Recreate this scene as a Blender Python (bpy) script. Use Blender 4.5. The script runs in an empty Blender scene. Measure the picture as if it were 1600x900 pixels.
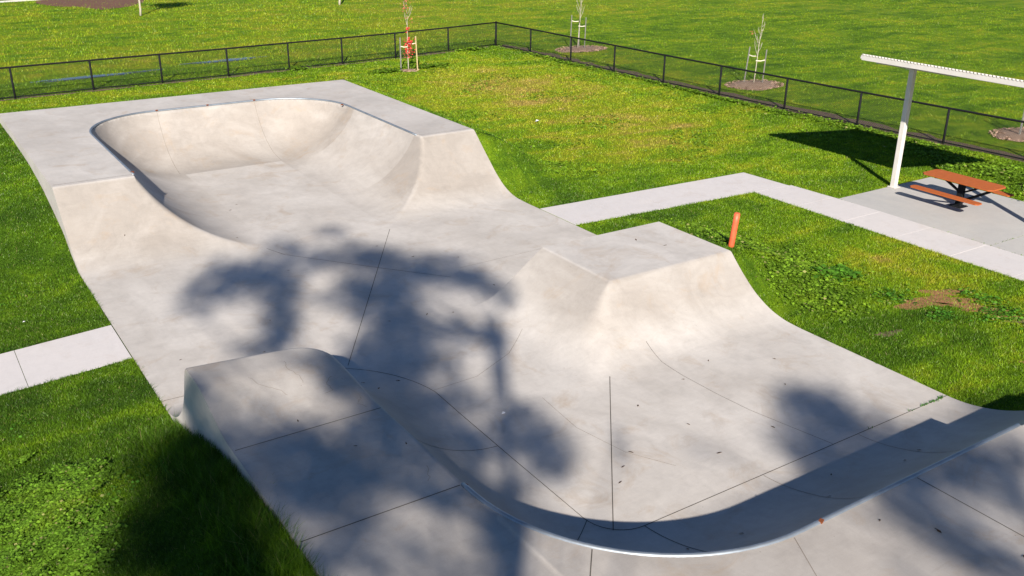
import bpy, math, random
import numpy as np
from mathutils import Vector, Matrix
random.seed(7)
RNG = np.random.default_rng(11)
S = bpy.context.scene
COL = S.collection

# ------------------------------------------------------------------ camera
cam_d = bpy.data.cameras.new('camera')
cam = bpy.data.objects.new('camera', cam_d)
COL.objects.link(cam)
S.camera = cam
FPX, PITCH, ROLL, YAW = 1495.48, 0.393467, 0.0107794, 0.585307
F = Vector((math.sin(YAW)*math.cos(PITCH), math.cos(YAW)*math.cos(PITCH), -math.sin(PITCH)))
RT = Vector((math.cos(YAW), -math.sin(YAW), 0.0))
UP = RT.cross(F)
r = math.cos(ROLL)*RT + math.sin(ROLL)*UP
u = -math.sin(ROLL)*RT + math.cos(ROLL)*UP
M = Matrix((r, u, -F)).transposed().to_4x4()
M.translation = Vector((0, 0, 8))
cam.matrix_world = M
cam_d.sensor_width = 36
cam_d.lens = 36*FPX/1600
cam_d.clip_start = 0.1
cam_d.clip_end = 3000

# ------------------------------------------------------------------ light
SUNV = Vector((-0.93, -1.58, 1.0)).normalized()      # towards the sun
elev = math.asin(SUNV.z)
azim = math.atan2(SUNV.x, SUNV.y)
w = bpy.data.worlds.new('World')
S.world = w
w.use_nodes = True
nt = w.node_tree
bg = nt.nodes['Background']
sky = nt.nodes.new('ShaderNodeTexSky')
sky.sky_type = 'NISHITA'
sky.sun_disc = False
sky.sun_elevation = elev
sky.sun_rotation = azim
sky.altitude = 1500
sky.air_density = 0.8
sky.dust_density = 0.0
sky.ozone_density = 3.5
nt.links.new(sky.outputs[0], bg.inputs[0])
bg.inputs[1].default_value = 0.060
sd = bpy.data.lights.new('sun', 'SUN')
sd.energy = 5.0
sd.angle = math.radians(0.55)
sd.color = (1.0, 0.90, 0.79)
sun = bpy.data.objects.new('sun', sd)
COL.objects.link(sun)
sun.rotation_euler = SUNV.to_track_quat('Z', 'Y').to_euler()
sun.location = (-20, -30, 30)
S.view_settings.view_transform = 'Standard'
S.view_settings.look = 'None'
S.view_settings.gamma = 1
S.view_settings.exposure = 1.0

# ------------------------------------------------------------------ helpers
def tag(o, label=None, cat=None, group=None, kind=None):
    if label: o['label'] = label
    if cat: o['category'] = cat
    if group: o['group'] = group
    if kind: o['kind'] = kind
    return o

def empty(name, loc=(0, 0, 0), label=None, cat=None, group=None, kind=None):
    o = bpy.data.objects.new(name, None)
    o.empty_display_size = 0.3
    COL.objects.link(o)
    o.location = loc
    o.rotation_euler = (0, 0, 0)
    return tag(o, label, cat, group, kind)

def link(name, me, mat=None, parent=None):
    if mat and not me.materials: me.materials.append(mat)
    o = bpy.data.objects.new(name, me)
    COL.objects.link(o)
    if parent is not None:
        o.parent = parent
        off = Vector((0, 0, 0)); p = parent
        while p is not None:
            off += p.location; p = p.parent
        o.location = -off
    return o

class MB:
    """collects shapes in world coordinates"""
    def __init__(s): s.v = []; s.f = []
    def add(s, vs, fs):
        n = len(s.v); s.v += [tuple(v) for v in vs]; s.f += [tuple(i+n for i in f) for f in fs]
        return s
    def box(s, c, d, rz=0.0, M=None):
        x, y, z = d[0]/2, d[1]/2, d[2]/2
        vs = []
        for a in ((-x,-y,-z),(x,-y,-z),(x,y,-z),(-x,y,-z),(-x,-y,z),(x,-y,z),(x,y,z),(-x,y,z)):
            v = Vector(a)
            v = (M @ v) if M is not None else Matrix.Rotation(rz, 3, 'Z') @ v
            vs.append(v + Vector(c))
        return s.add(vs, [(0,3,2,1),(4,5,6,7),(0,1,5,4),(1,2,6,5),(2,3,7,6),(3,0,4,7)])
    def bar(s, a, b, wd, hg=None):
        """rectangular bar from a to b"""
        a = Vector(a); b = Vector(b); d = (b-a); L = d.length; d.normalize()
        up = Vector((0,0,1)) if abs(d.z) < 0.95 else Vector((0,1,0))
        x = d.cross(up).normalized(); y = x.cross(d)
        hg = hg or wd
        vs = []
        for p in (a, b):
            for i, j in ((-1,-1),(1,-1),(1,1),(-1,1)):
                vs.append(p + x*wd/2*i + y*hg/2*j)
        return s.add(vs, [(0,1,2,3),(7,6,5,4),(0,4,5,1),(1,5,6,2),(2,6,7,3),(3,7,4,0)])
    def tube(s, pts, rad, n=8, cap=True, closed=False):
        pts = [Vector(p) for p in pts]
        if not hasattr(rad, '__len__'): rad = [rad]*len(pts)
        base = len(s.v); ref = None
        for i, p in enumerate(pts):
            if i == 0: d = pts[1]-p
            elif i == len(pts)-1: d = p-pts[i-1]
            else: d = pts[i+1]-pts[i-1]
            d.normalize()
            if ref is None:
                ref = Vector((0,0,1)) if abs(d.z) < 0.9 else Vector((1,0,0))
            x = d.cross(ref)
            if x.length < 1e-4: x = d.cross(Vector((0,1,0)))
            x.normalize(); y = d.cross(x); ref = -y if False else ref
            for k in range(n):
                a = 2*math.pi*k/n
                s.v.append(tuple(p + (x*math.cos(a)+y*math.sin(a))*rad[i]))
        for i in range(len(pts)-1):
            for k in range(n):
                a = base+i*n+k; b = base+i*n+(k+1)%n
                s.f.append((a, b, b+n, a+n))
        if cap:
            s.f.append(tuple(base+k for k in range(n))[::-1])
            s.f.append(tuple(base+(len(pts)-1)*n+k for k in range(n)))
        return s
    def prism(s, poly, z0, z1):
        n = len(poly)
        vs = [(p[0], p[1], z0) for p in poly] + [(p[0], p[1], z1) for p in poly]
        fs = [tuple(range(n))[::-1], tuple(range(n, 2*n))]
        for i in range(n):
            j = (i+1) % n
            fs.append((i, j, j+n, i+n))
        return s.add(vs, fs)
    def mesh(s, name, smooth=False):
        me = bpy.data.meshes.new(name)
        me.from_pydata(s.v, [], s.f)
        if smooth: me.polygons.foreach_set('use_smooth', [True]*len(me.polygons))
        me.update()
        return me
    def build(s, name, mat, parent=None, smooth=False):
        return link(name, s.mesh(name, smooth), mat, parent)

def bevel(o, wd=0.004, seg=2):
    m = o.modifiers.new('bevel', 'BEVEL'); m.width = wd; m.segments = seg; m.limit_method = 'ANGLE'
    return o

def np_mesh(name, verts, faces, smooth=False):
    """verts (n,3), faces (m,k) numpy"""
    me = bpy.data.meshes.new(name)
    k = faces.shape[1]
    me.vertices.add(len(verts)); me.vertices.foreach_set('co', np.ascontiguousarray(verts, dtype=np.float32).ravel())
    me.loops.add(faces.size); me.loops.foreach_set('vertex_index', faces.astype(np.int32).ravel())
    me.polygons.add(len(faces))
    me.polygons.foreach_set('loop_start', np.arange(0, faces.size, k, dtype=np.int32))
    me.polygons.foreach_set('loop_total', np.full(len(faces), k, dtype=np.int32))
    me.polygons.foreach_set('use_smooth', np.full(len(faces), smooth, dtype=bool))
    me.update(calc_edges=True)
    me.validate()
    return me

# ------------------------------------------------------------------ materials
class NT:
    def __init__(s, name):
        s.m = bpy.data.materials.new(name); s.m.use_nodes = True
        s.t = s.m.node_tree; s.b = s.t.nodes['Principled BSDF']; s.out = s.t.nodes['Material Output']
    def n(s, typ, **kw):
        nd = s.t.nodes.new('ShaderNode'+typ)
        for k, v in kw.items(): setattr(nd, k, v)
        return nd
    def l(s, a, b): s.t.links.new(a, b)
    def geo(s):
        return s.n('NewGeometry').outputs['Position']
    def mapping(s, src, scale=(1,1,1), rot=(0,0,0), loc=(0,0,0)):
        m = s.n('Mapping'); m.inputs['Scale'].default_value = scale; m.inputs['Rotation'].default_value = rot
        m.inputs['Location'].default_value = loc
        s.l(src, m.inputs['Vector']); return m.outputs[0]
    def noise(s, src, scale, detail=4, rough=0.55, dist=0.0):
        nd = s.n('TexNoise'); nd.inputs['Scale'].default_value = scale; nd.inputs['Detail'].default_value = detail
        nd.inputs['Roughness'].default_value = rough; nd.inputs['Distortion'].default_value = dist
        s.l(src, nd.inputs['Vector']); return nd.outputs['Fac']
    def ramp(s, src, stops, interp='LINEAR'):
        r_ = s.n('ValToRGB'); cr = r_.color_ramp; cr.interpolation = interp
        while len(cr.elements) < len(stops): cr.elements.new(0.5)
        for e, (p, c) in zip(cr.elements, stops):
            e.position = p
            e.color = (c, c, c, 1) if not hasattr(c, '__len__') else (*c, 1)
        s.l(src, r_.inputs[0]); return r_.outputs[0]
    def mix(s, fac, a, b, mode='MIX'):
        m = s.n('Mix', data_type='RGBA', blend_type=mode)
        for v, i in ((fac, 0), (a, 6), (b, 7)):
            if hasattr(v, 'node'): s.l(v, m.inputs[i])
            elif i == 0: m.inputs[0].default_value = v
            else: m.inputs[i].default_value = (*v, 1)
        return m.outputs[2]
    def math(s, op, a, b=0.0, clamp=False):
        m = s.n('Math', operation=op); m.use_clamp = clamp
        for v, i in ((a, 0), (b, 1)):
            if hasattr(v, 'node'): s.l(v, m.inputs[i])
            else: m.inputs[i].default_value = v
        return m.outputs[0]
    def bump(s, h, strength=0.3, dist=0.01):
        b = s.n('Bump'); b.inputs['Strength'].default_value = strength; b.inputs['Distance'].default_value = dist
        s.l(h, b.inputs['Height']); s.l(b.outputs[0], s.b.inputs['Normal'])
    def base(s, c):
        if hasattr(c, 'node'): s.l(c, s.b.inputs['Base Color'])
        else: s.b.inputs['Base Color'].default_value = (*c, 1)
    def rough(s, v):
        if hasattr(v, 'node'): s.l(v, s.b.inputs['Roughness'])
        else: s.b.inputs['Roughness'].default_value = v

def simple(name, col, rough=0.5, metal=0.0, var=0.12, scale=8.0):
    t = NT(name); g = t.geo()
    n1 = t.noise(g, scale, 5, 0.6)
    f = t.ramp(n1, [(0.3, 1.0-var), (0.7, 1.0+var)])
    c = t.mix(1.0, col, f, 'MULTIPLY')
    t.base(c); t.rough(rough); t.b.inputs['Metallic'].default_value = metal
    if rough > 0.75: t.b.inputs['Specular IOR Level'].default_value = 0.15
    return t.m

def concrete(name, warm, cool, blotch=1.0, use_tint=False, stain=1.0, rough=0.72):
    t = NT(name); g = t.geo()
    big = t.noise(t.mapping(g, (0.55, 0.4, 0.9), (0, 0, 0.5)), 0.9, 5, 0.62, 0.6)
    f = t.ramp(big, [(0.36, 0.0), (0.62, 1.0)])
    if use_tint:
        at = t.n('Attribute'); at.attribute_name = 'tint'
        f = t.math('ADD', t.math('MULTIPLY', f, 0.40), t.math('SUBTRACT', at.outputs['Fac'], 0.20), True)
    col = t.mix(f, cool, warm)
    # cloudy trowel mottling
    mid = t.noise(t.mapping(g, (1, 1, 1), (0, 0, 0.9)), 3.2, 8, 0.68, 1.2)
    col = t.mix(1.0, col, t.ramp(mid, [(0.28, 1-0.085*blotch), (0.5, 1.0), (0.72, 1+0.05*blotch)]), 'MULTIPLY')
    # swept finishing streaks
    sw = t.noise(t.mapping(g, (1.2, 9.0, 2.0), (0, 0, 0.35)), 1.3, 6, 0.6, 1.5)
    col = t.mix(1.0, col, t.ramp(sw, [(0.3, 1-0.03*blotch), (0.7, 1+0.02*blotch)]), 'MULTIPLY')
    sw2 = t.noise(t.mapping(g, (14.0, 1.5, 2.0), (0, 0, -0.5)), 0.9, 6, 0.6, 1.0)
    col = t.mix(1.0, col, t.ramp(sw2, [(0.3, 1-0.02*blotch), (0.7, 1+0.015*blotch)]), 'MULTIPLY')
    # fine grain
    fine = t.noise(g, 60, 4, 0.7)
    col = t.mix(1.0, col, t.ramp(fine, [(0.25, 0.93), (0.75, 1.05)]), 'MULTIPLY')
    # brownish rust or tannin stains
    st = t.noise(t.mapping(g, (1, 1, 1), (0, 0, 0), (5, 3, 1)), 1.1, 9, 0.72, 0.8)
    col = t.mix(t.math('MULTIPLY', t.ramp(st, [(0.54, 0.0), (0.74, 1.0)]), 0.5*stain), col, (0.30, 0.22, 0.14))
    # pits and specks
    vo = t.n('TexVoronoi'); vo.inputs['Scale'].default_value = 5.5; t.l(g, vo.inputs['Vector'])
    pm = t.noise(g, 0.8, 3)
    sp = t.math('MULTIPLY', t.ramp(vo.outputs['Distance'], [(0.03, 1.0), (0.06, 0.0)]), t.ramp(pm, [(0.5, 0.0), (0.58, 1.0)]))
    col = t.mix(t.math('MULTIPLY', sp, 0.45), col, (0.09, 0.07, 0.05))
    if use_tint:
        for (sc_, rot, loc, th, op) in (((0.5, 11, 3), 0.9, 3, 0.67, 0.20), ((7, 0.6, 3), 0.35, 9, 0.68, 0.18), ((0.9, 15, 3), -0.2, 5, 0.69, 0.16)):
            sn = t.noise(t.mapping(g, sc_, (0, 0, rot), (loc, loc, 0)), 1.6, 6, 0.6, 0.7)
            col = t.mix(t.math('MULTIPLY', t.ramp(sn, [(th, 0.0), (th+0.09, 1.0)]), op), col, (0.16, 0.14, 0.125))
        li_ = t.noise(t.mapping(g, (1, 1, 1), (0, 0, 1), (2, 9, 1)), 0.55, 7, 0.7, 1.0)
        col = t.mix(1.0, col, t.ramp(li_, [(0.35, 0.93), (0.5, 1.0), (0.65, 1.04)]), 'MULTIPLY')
    t.base(col)
    t.rough(t.math('ADD', t.math('MULTIPLY', mid, 0.25), rough-0.14))
    t.b.inputs['Specular IOR Level'].default_value = 0.35
    hgt = t.math('ADD', t.math('MULTIPLY', mid, 0.6), t.math('MULTIPLY', fine, 0.12))
    t.bump(hgt, 0.25, 0.006)
    return t.m

M_PARK = concrete('park_concrete', (0.285, 0.262, 0.236), (0.478, 0.460, 0.436), 1.0, True)  # warm tone kept dark so sunlit ramps stay near the floor's brightness
M_PATH = concrete('path_concrete', (0.53, 0.51, 0.505), (0.505, 0.49, 0.49), 0.6, False, 0.45)
M_SLAB = concrete('shelter_slab_concrete', (0.41, 0.405, 0.39), (0.37, 0.37, 0.365), 0.6, False, 0.25)
M_JOINT = simple('joint_dirt', (0.085, 0.078, 0.07), 0.95, 0, 0.5, 3)
M_FAINT = simple('hairline_dirt', (0.20, 0.175, 0.15), 0.95, 0, 0.3, 3)
M_STEEL = simple('galvanised_coping', (0.27, 0.31, 0.35), 0.5, 0.7, 0.15, 5)
M_RUST = simple('rust_spot', (0.16, 0.05, 0.02), 0.9)
M_BLACK = simple('black_powder_coat', (0.008, 0.009, 0.011), 0.8, 0.0, 0.3, 20)
M_WIRE = simple('black_wire', (0.014, 0.015, 0.014), 0.5)
M_WHITE = simple('cream_paint', (0.55, 0.53, 0.50), 0.45, 0.0, 0.05, 4)
M_ORANGE = simple('terracotta_slat', (0.33, 0.090, 0.026), 0.8, 0.0, 0.10, 9)
M_BOLL = simple('orange_bollard', (0.62, 0.105, 0.04), 0.5, 0.0, 0.12, 9)
M_BARK = simple('young_bark', (0.34, 0.28, 0.22), 0.85, 0, 0.35, 25)
M_PALEBARK = simple('pale_bark', (0.36, 0.33, 0.26), 0.85, 0, 0.25, 25)
M_STAKE = simple('stake_wood', (0.46, 0.36, 0.20), 0.85, 0, 0.25, 12)
M_GSTAKE = simple('weathered_stake_wood', (0.19, 0.185, 0.17), 0.85, 0, 0.25, 12)
M_TIE = simple('tie_webbing', (0.62, 0.58, 0.46), 0.8)
M_RED = simple('red_leaves', (0.50, 0.035, 0.03), 0.6, 0, 0.4, 30)
M_RUSTLEAF = simple('brown_red_leaves', (0.33, 0.10, 0.05), 0.6, 0, 0.4, 30)
M_DEADLEAF = simple('dead_leaf', (0.07, 0.042, 0.025), 0.8, 0, 0.5, 30)
M_LITTER = simple('white_litter', (0.8, 0.8, 0.8), 0.6)
M_GUMBARK = simple('gum_bark', (0.34, 0.28, 0.22), 0.85, 0, 0.3, 4)

def soil(name, a, b, sc=6):
    t = NT(name); g = t.geo()
    n1 = t.noise(g, sc, 8, 0.7)
    n2 = t.noise(g, sc*7, 5, 0.7)
    c = t.mix(t.ramp(n1, [(0.32, 0.0), (0.68, 1.0)]), a, b)
    c = t.mix(1.0, c, t.ramp(n2, [(0.25, 0.55), (0.7, 1.25)]), 'MULTIPLY')
    t.base(c); t.rough(0.95); t.bump(n2, 0.9, 0.03)
    return t.m
M_DIRT = soil('orange_dirt', (0.34, 0.155, 0.062), (0.24, 0.115, 0.05))
M_DARKDIRT = soil('brown_dirt', (0.115, 0.075, 0.045), (0.17, 0.12, 0.075))
M_MULCH = soil('wood_mulch', (0.17, 0.10, 0.06), (0.36, 0.26, 0.19), 5)
M_CHIP = simple('wood_chip', (0.36, 0.25, 0.18), 0.9, 0, 0.6, 12)
M_REDMULCH = soil('red_mulch', (0.10, 0.04, 0.022), (0.15, 0.07, 0.035), 2)

def lawn_color(t, blade):
    """green that varies over metres: lush, yellowing and dry areas of the lawn"""
    g = t.geo()
    sep = t.n('SeparateXYZ'); t.l(g, sep.inputs[0])
    big = t.noise(t.mapping(g, (1, 1, 0), (0, 0, 0.6)), 0.16, 4, 0.6, 0.5)
    mid = t.noise(t.mapping(g, (1, 1, 0), (0, 0, 0.2), (7, 2, 0)), 0.75, 6, 0.68, 0.8)
    st = t.noise(t.mapping(g, (0.35, 1.6, 0), (0, 0, -0.55), (3, 1, 0)), 0.55, 6, 0.62, 0.6)
    fine = t.noise(t.mapping(g, (1, 1, 0)), 9.0, 5, 0.7)
    at = t.n('Attribute'); at.attribute_name = 'dry'
    v = t.math('ADD', t.math('MULTIPLY', big, 0.30), t.math('MULTIPLY', t.math('ADD', t.math('MULTIPLY', t.math('SUBTRACT', mid, 0.5), 1.5), 0.5), 0.55))
    v = t.math('ADD', v, t.math('MULTIPLY', t.math('ADD', t.math('MULTIPLY', t.math('SUBTRACT', st, 0.5), 1.6), 0.5), 0.40))
    v = t.math('ADD', v, t.math('MULTIPLY', t.math('SUBTRACT', fine, 0.5), 0.35))
    v = t.math('SUBTRACT', v, 0.13)
    v = t.math('ADD', v, t.math('MULTIPLY', t.math('SUBTRACT', at.outputs['Fac'], 0.5), 0.62))
    col = t.ramp(v, [(0.18, (0.042, 0.100, 0.008)), (0.36, (0.080, 0.170, 0.008)), (0.52, (0.155, 0.270, 0.009)),
                     (0.70, (0.275, 0.320, 0.016)), (0.88, (0.360, 0.280, 0.065))])
    return col, fine, mid

def mat_lawn():
    t = NT('lawn_ground')
    col, fine, mid = lawn_color(t, False)
    g = t.geo()
    n = t.noise(t.mapping(g, (1, 1, 0)), 26.0, 6, 0.75)
    col = t.mix(1.0, col, t.ramp(n, [(0.3, 0.42), (0.5, 0.75), (0.72, 1.05)]), 'MULTIPLY')
    t.base(col); t.rough(0.95); t.b.inputs['Specular IOR Level'].default_value = 0.1
    t.bump(t.math('ADD', n, t.math('MULTIPLY', mid, 2.0)), 1.0, 0.06)
    return t.m

def mat_blade(name, tint=None, gain=1.0):
    t = NT(name)
    col, fine, mid = lawn_color(t, True)
    if tint: col = t.mix(tint[1], col, tint[0])
    gi = t.n('NewGeometry')
    rnd = gi.outputs['Random Per Island']
    col = t.mix(1.0, col, t.ramp(rnd, [(0.0, 0.45*gain), (0.5, 0.95*gain), (1.0, 1.6*gain)]), 'MULTIPLY')
    dry = t.ramp(t.math('FRACT', t.math('MULTIPLY', rnd, 17.3)), [(0.975, 0.0), (0.985, 1.0)])
    col = t.mix(t.math('MULTIPLY', dry, 0.7), col, (0.36, 0.31, 0.14))
    d = t.n('BsdfDiffuse'); t.l(col, d.inputs[0])
    tr = t.n('BsdfTranslucent'); t.l(t.mix(1.0, col, (1.15, 1.15, 0.5), 'MULTIPLY'), tr.inputs[0])
    gl = t.n('BsdfGlossy'); gl.inputs['Roughness'].default_value = 0.42; gl.inputs[0].default_value = (0.8, 0.9, 0.7, 1)
    m1 = t.n('MixShader'); m1.inputs[0].default_value = 0.30; t.l(d.outputs[0], m1.inputs[1]); t.l(tr.outputs[0], m1.inputs[2])
    m2 = t.n('MixShader'); m2.inputs[0].default_value = 0.018; t.l(m1.outputs[0], m2.inputs[1]); t.l(gl.outputs[0], m2.inputs[2])
    t.l(m2.outputs[0], t.out.inputs['Surface'])
    return t.m
M_LAWN = mat_lawn()
M_BLADE = mat_blade('grass_blades')
M_CLOVER = mat_blade('clover_leaves', ((0.085, 0.175, 0.018), 0.7), 1.1)
M_BUSH = mat_blade('bushy_weed_leaves', ((0.12, 0.215, 0.02), 0.7), 1.1)
M_WEED = mat_blade('weed_leaves', ((0.05, 0.17, 0.02), 0.75), 1.0)
M_GUMLEAF = mat_blade('gum_leaves', ((0.06, 0.09, 0.03), 0.95), 1.0)

def mat_water():
    t = NT('puddle_water'); g = t.geo()
    n = t.noise(g, 3, 3)
    t.base(t.ramp(n, [(0.3, (0.03, 0.035, 0.03)), (0.7, (0.05, 0.055, 0.04))])); t.rough(0.06)
    return t.m
M_WATER = mat_water()

# ------------------------------------------------------------------ the shape of the concrete
X0, X1, Y1 = 2.9, 14.4, 33.15
HB = 1.5                                         # bowl deck height
HF = 1.2                                         # front deck height
BANK = np.array([(21.1,0),(21.5,.012),(21.75,.05),(22.0,.125),(22.28,.25),(22.63,.48),(22.98,.77),(23.33,1.06),(23.62,1.31),(24.0,1.64),(26,3.4),(60,9)])
BOXF = np.array([(11.3,0),(11.7,.02),(12.0,.085),(12.17,.14),(12.55,.33),(12.85,.555),(13.1,.775),(13.3,.96),(13.9,1.75),(16,4.5)])
BOXL = np.array([(9.0,0),(9.4,.012),(9.65,.06),(9.9,.16),(10.34,.45),(10.63,.66),(10.9,.86),(11.15,1.03),(12.0,1.8),(16,5.5)])

def dense(P):
    # a smooth curve through the profile points
    x = np.arange(P[0, 0]-1.5, min(P[-1, 0], P[0, 0]+12), 0.01); y = np.interp(x, P[:, 0], P[:, 1])
    k = np.ones(23)/23
    for _ in range(2):
        yp = np.pad(y, 11, 'edge'); y = np.convolve(yp, k, 'valid')
    return np.c_[x, y]
BANK, BOXF, BOXL = dense(BANK), dense(BOXF), dense(BOXL)

def smooth(a, b, x):
    t = np.clip((x-a)/(b-a), 0, 1); return t*t*(3-2*t)

def circ(d, w, R):
    a = w-d
    am = 0.96*R
    b = np.clip(a, 0, am)
    z = R-np.sqrt(np.maximum(R*R-b*b, 1e-9))
    return z + np.maximum(a-am, 0)*3.4

def smin(a, b, k):
    h = np.clip(0.5+0.5*(b-a)/k, 0, 1)
    return b*(1-h)+a*h-k*h*(1-h)

def bowl_d(X, Y):
    """inward distance from the bowl lip"""
    cx, hx, rr = (4.77+12.63)/2, (12.63-4.77)/2, 2.3
    yt = 31.15
    qx = np.abs(X-cx)-(hx-rr)
    qy = Y-(yt-rr)
    out = np.sqrt(np.maximum(qx, 0)**2+np.maximum(qy, 0)**2)+np.minimum(np.maximum(qx, qy), 0)-rr
    return -out

def front_dw(X, Y):
    """outward distance from the lip of the front deck, and the transition width there"""
    dx, dy = X-7.86, Y-8.57
    rad = np.sqrt(dx*dx+dy*dy)
    th = np.arctan2(-dy, -dx)                  # 0 = towards the left, pi/2 = towards the near side
    corner = (X < 7.86) & (Y < 8.57)
    d = np.where(corner, 2.8-rad, np.where(X >= 7.86, Y-5.77, X-5.06))
    d = np.where((X >= 7.86) & (Y >= 8.57), np.minimum(np.maximum(Y-5.77, 3.0), np.maximum(X-5.06, 3.0)), d)
    w_ = np.where(corner, 1.87+(2.25-1.87)*smooth(0, math.pi/2, th), np.where(X >= 7.86, 2.25, 1.87))
    # nose
    q = Y > 12.5
    qx, qy = np.maximum(X-4.46, 0), Y-12.5
    dn = np.where(X > 4.46, np.sqrt(qx*qx+np.maximum(qy, 0)**2)-0.6, qy-0.6)
    a = np.arctan2(np.maximum(qy, 0), np.maximum(qx, 1e-6))
    wn = 1.87-0.12*smooth(0, math.pi/2, a)
    d = np.where(q, dn, d); w_ = np.where(q, wn, w_)
    return d, w_

def height(X, Y):
    X = np.asarray(X, float); Y = np.asarray(Y, float)
    # far bowl
    bank = np.interp(Y, BANK[:, 0], BANK[:, 1])
    d = bowl_d(X, Y)
    w_, h_ = 2.35, HB
    R = (w_*w_+h_*h_)/(2*h_)
    tr = circ(d, w_, R)
    tr = np.where(d < 0, 4.0, tr)
    lo = np.minimum(bank, tr)
    z = smin(smin(bank, tr, 0.02+0.16*np.clip(lo, 0, 1)), HB, 0.03)
    z = np.where((Y > 21.1) & (d < w_), np.maximum(z, 0), 0)
    z = np.maximum(z, 0)
    # hip box
    zf = np.interp(Y, BOXF[:, 0], BOXF[:, 1]); zl = np.interp(X, BOXL[:, 0], BOXL[:, 1])
    zb = np.maximum(smin(smin(zf, zl, 0.03+0.50*np.clip(1-np.minimum(zf, zl), 0, 1)*smooth(0.0, 0.40, np.minimum(zf, zl))), 1.0, 0.05), 0)
    zb = np.where(np.minimum(zf, zl) <= 0, 0, zb)
    zb = np.where((Y <= 15.6) & (X > 8.8), zb, 0)
    z = np.maximum(z, zb)
    # front
    d, w_ = front_dw(X, Y)
    k = np.where(X < 7, 0.02+0.46*smooth(11.0, 12.6, Y), 0.02)
    bump = smooth(11.1, 12.5, Y)*(0.33-0.14*np.clip((X-2.96)/2.1, 0, 1))
    top = np.where(X < 6, HF+bump, HF)-0.02*smooth(11, 8.5, Y)*(X < 5.05)
    nose_h = np.where(Y > 10.9, HF+bump, HF)
    R = (w_*w_+nose_h*nose_h)/(2*nose_h)
    top = np.where(X > 12.33, 1.0, top)
    zc = circ(d, w_, R)
    zc = np.where((d < 0) & (Y < 10.5), np.maximum(zc, HF+0.6), zc)
    zc = np.where((Y > 12.5) & (d < 0), np.maximum(circ(d, w_, R), 0), zc)
    zz = np.where(zc < 0.02, zc, smin(top, zc, k))
    zz = np.where(d > w_, 0, np.maximum(zz, 0))
    z = np.where((Y < 15.2) & ((X < 7.7) | (Y < 8.3)) & ~((X >= 7.86) & (Y >= 8.57)), np.maximum(z, zz), z)
    return z

# ---- concrete grid with its lines laid on the folds, and vertices drawn onto the curved lips
def lines(a, b, step, marks):
    n = int(round((b-a)/step)); g = np.linspace(a, b, n+1)
    for m in marks:
        i = int(np.argmin(np.abs(g-m))); g[i] = m
    return g
gx = lines(X0, X1, 0.045, [4.77, 12.63, 11.12, 5.06, X0, X1])
gx = np.sort(np.concatenate([gx, [2.925, 14.375, 12.33, 12.336]]))
gy = lines(-1.0, Y1, 0.045, [23.85, 31.15, 5.77, 8.02, 10.93, 8.7, 13.32, 15.6])
gy = np.sort(np.concatenate([gy, [15.606, 33.12]]))
GX, GY = np.meshgrid(gx, gy)
def snap(fn, region):
    global GX, GY
    e = 1e-3
    d = fn(GX, GY)
    dx = (fn(GX+e, GY)-d)/e; dy = (fn(GX, GY+e)-d)/e
    g = np.maximum(np.hypot(dx, dy), 0.5)
    m = (np.abs(d) < 0.026) & region(GX, GY)
    GX = np.where(m, GX-d*dx/g**2, GX); GY = np.where(m, GY-d*dy/g**2, GY)
snap(bowl_d, lambda x, y: (y > 28.9) & (x > 4.4) & (x < 13))
snap(lambda x, y: front_dw(x, y)[0], lambda x, y: (y < 8.5) & (x < 7.8) & (x > 4.6) & (y > 5.3))
GZ = height(GX, GY)
GXN = GX.copy()
for msk in ((GX <= X0+1e-6), (GX >= X1-1e-6), (GY >= Y1-1e-6)):
    GZ = np.where(msk, GZ-0.014, GZ)
e = 0.02
HX = np.where(np.abs(GX-12.33) < 0.024, np.where(GX <= 12.333, 12.30, 12.37), GX)
HY = np.where(np.abs(GY-15.603) < 0.024, np.where(GY <= 15.603, 15.57, 15.64), GY)
dzx = (height(HX+e, HY)-height(HX-e, HY))/(2*e); dzy = (height(HX, HY+e)-height(HX, HY-e))/(2*e)
_fd = front_dw(GX, GY)[0]; _bd = bowl_d(GX, GY)
_lip = ((_fd <= 0.006) & (_fd > -0.08) & (GY < 8.6) & (GZ > 0.9)) | ((_bd <= 0.006) & (_bd > -0.08) & (GY > 24.1) & (GZ > 1.4))
dzx = np.where(_lip, 0, dzx); dzy = np.where(_lip, 0, dzy)
NRM = np.stack([-dzx, -dzy, np.ones_like(dzx)], -1); NRM /= np.linalg.norm(NRM, axis=-1, keepdims=True)
ny, nx = GX.shape
VERT = np.stack([GX, GY, GZ], -1).reshape(-1, 3)
NRM = NRM.reshape(-1, 3)
idx = np.arange(ny*nx).reshape(ny, nx)
QUAD = np.stack([idx[:-1, :-1], idx[:-1, 1:], idx[1:, 1:], idx[1:, :-1]], -1).reshape(-1, 4)
FC = VERT[QUAD].mean(1)
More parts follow.
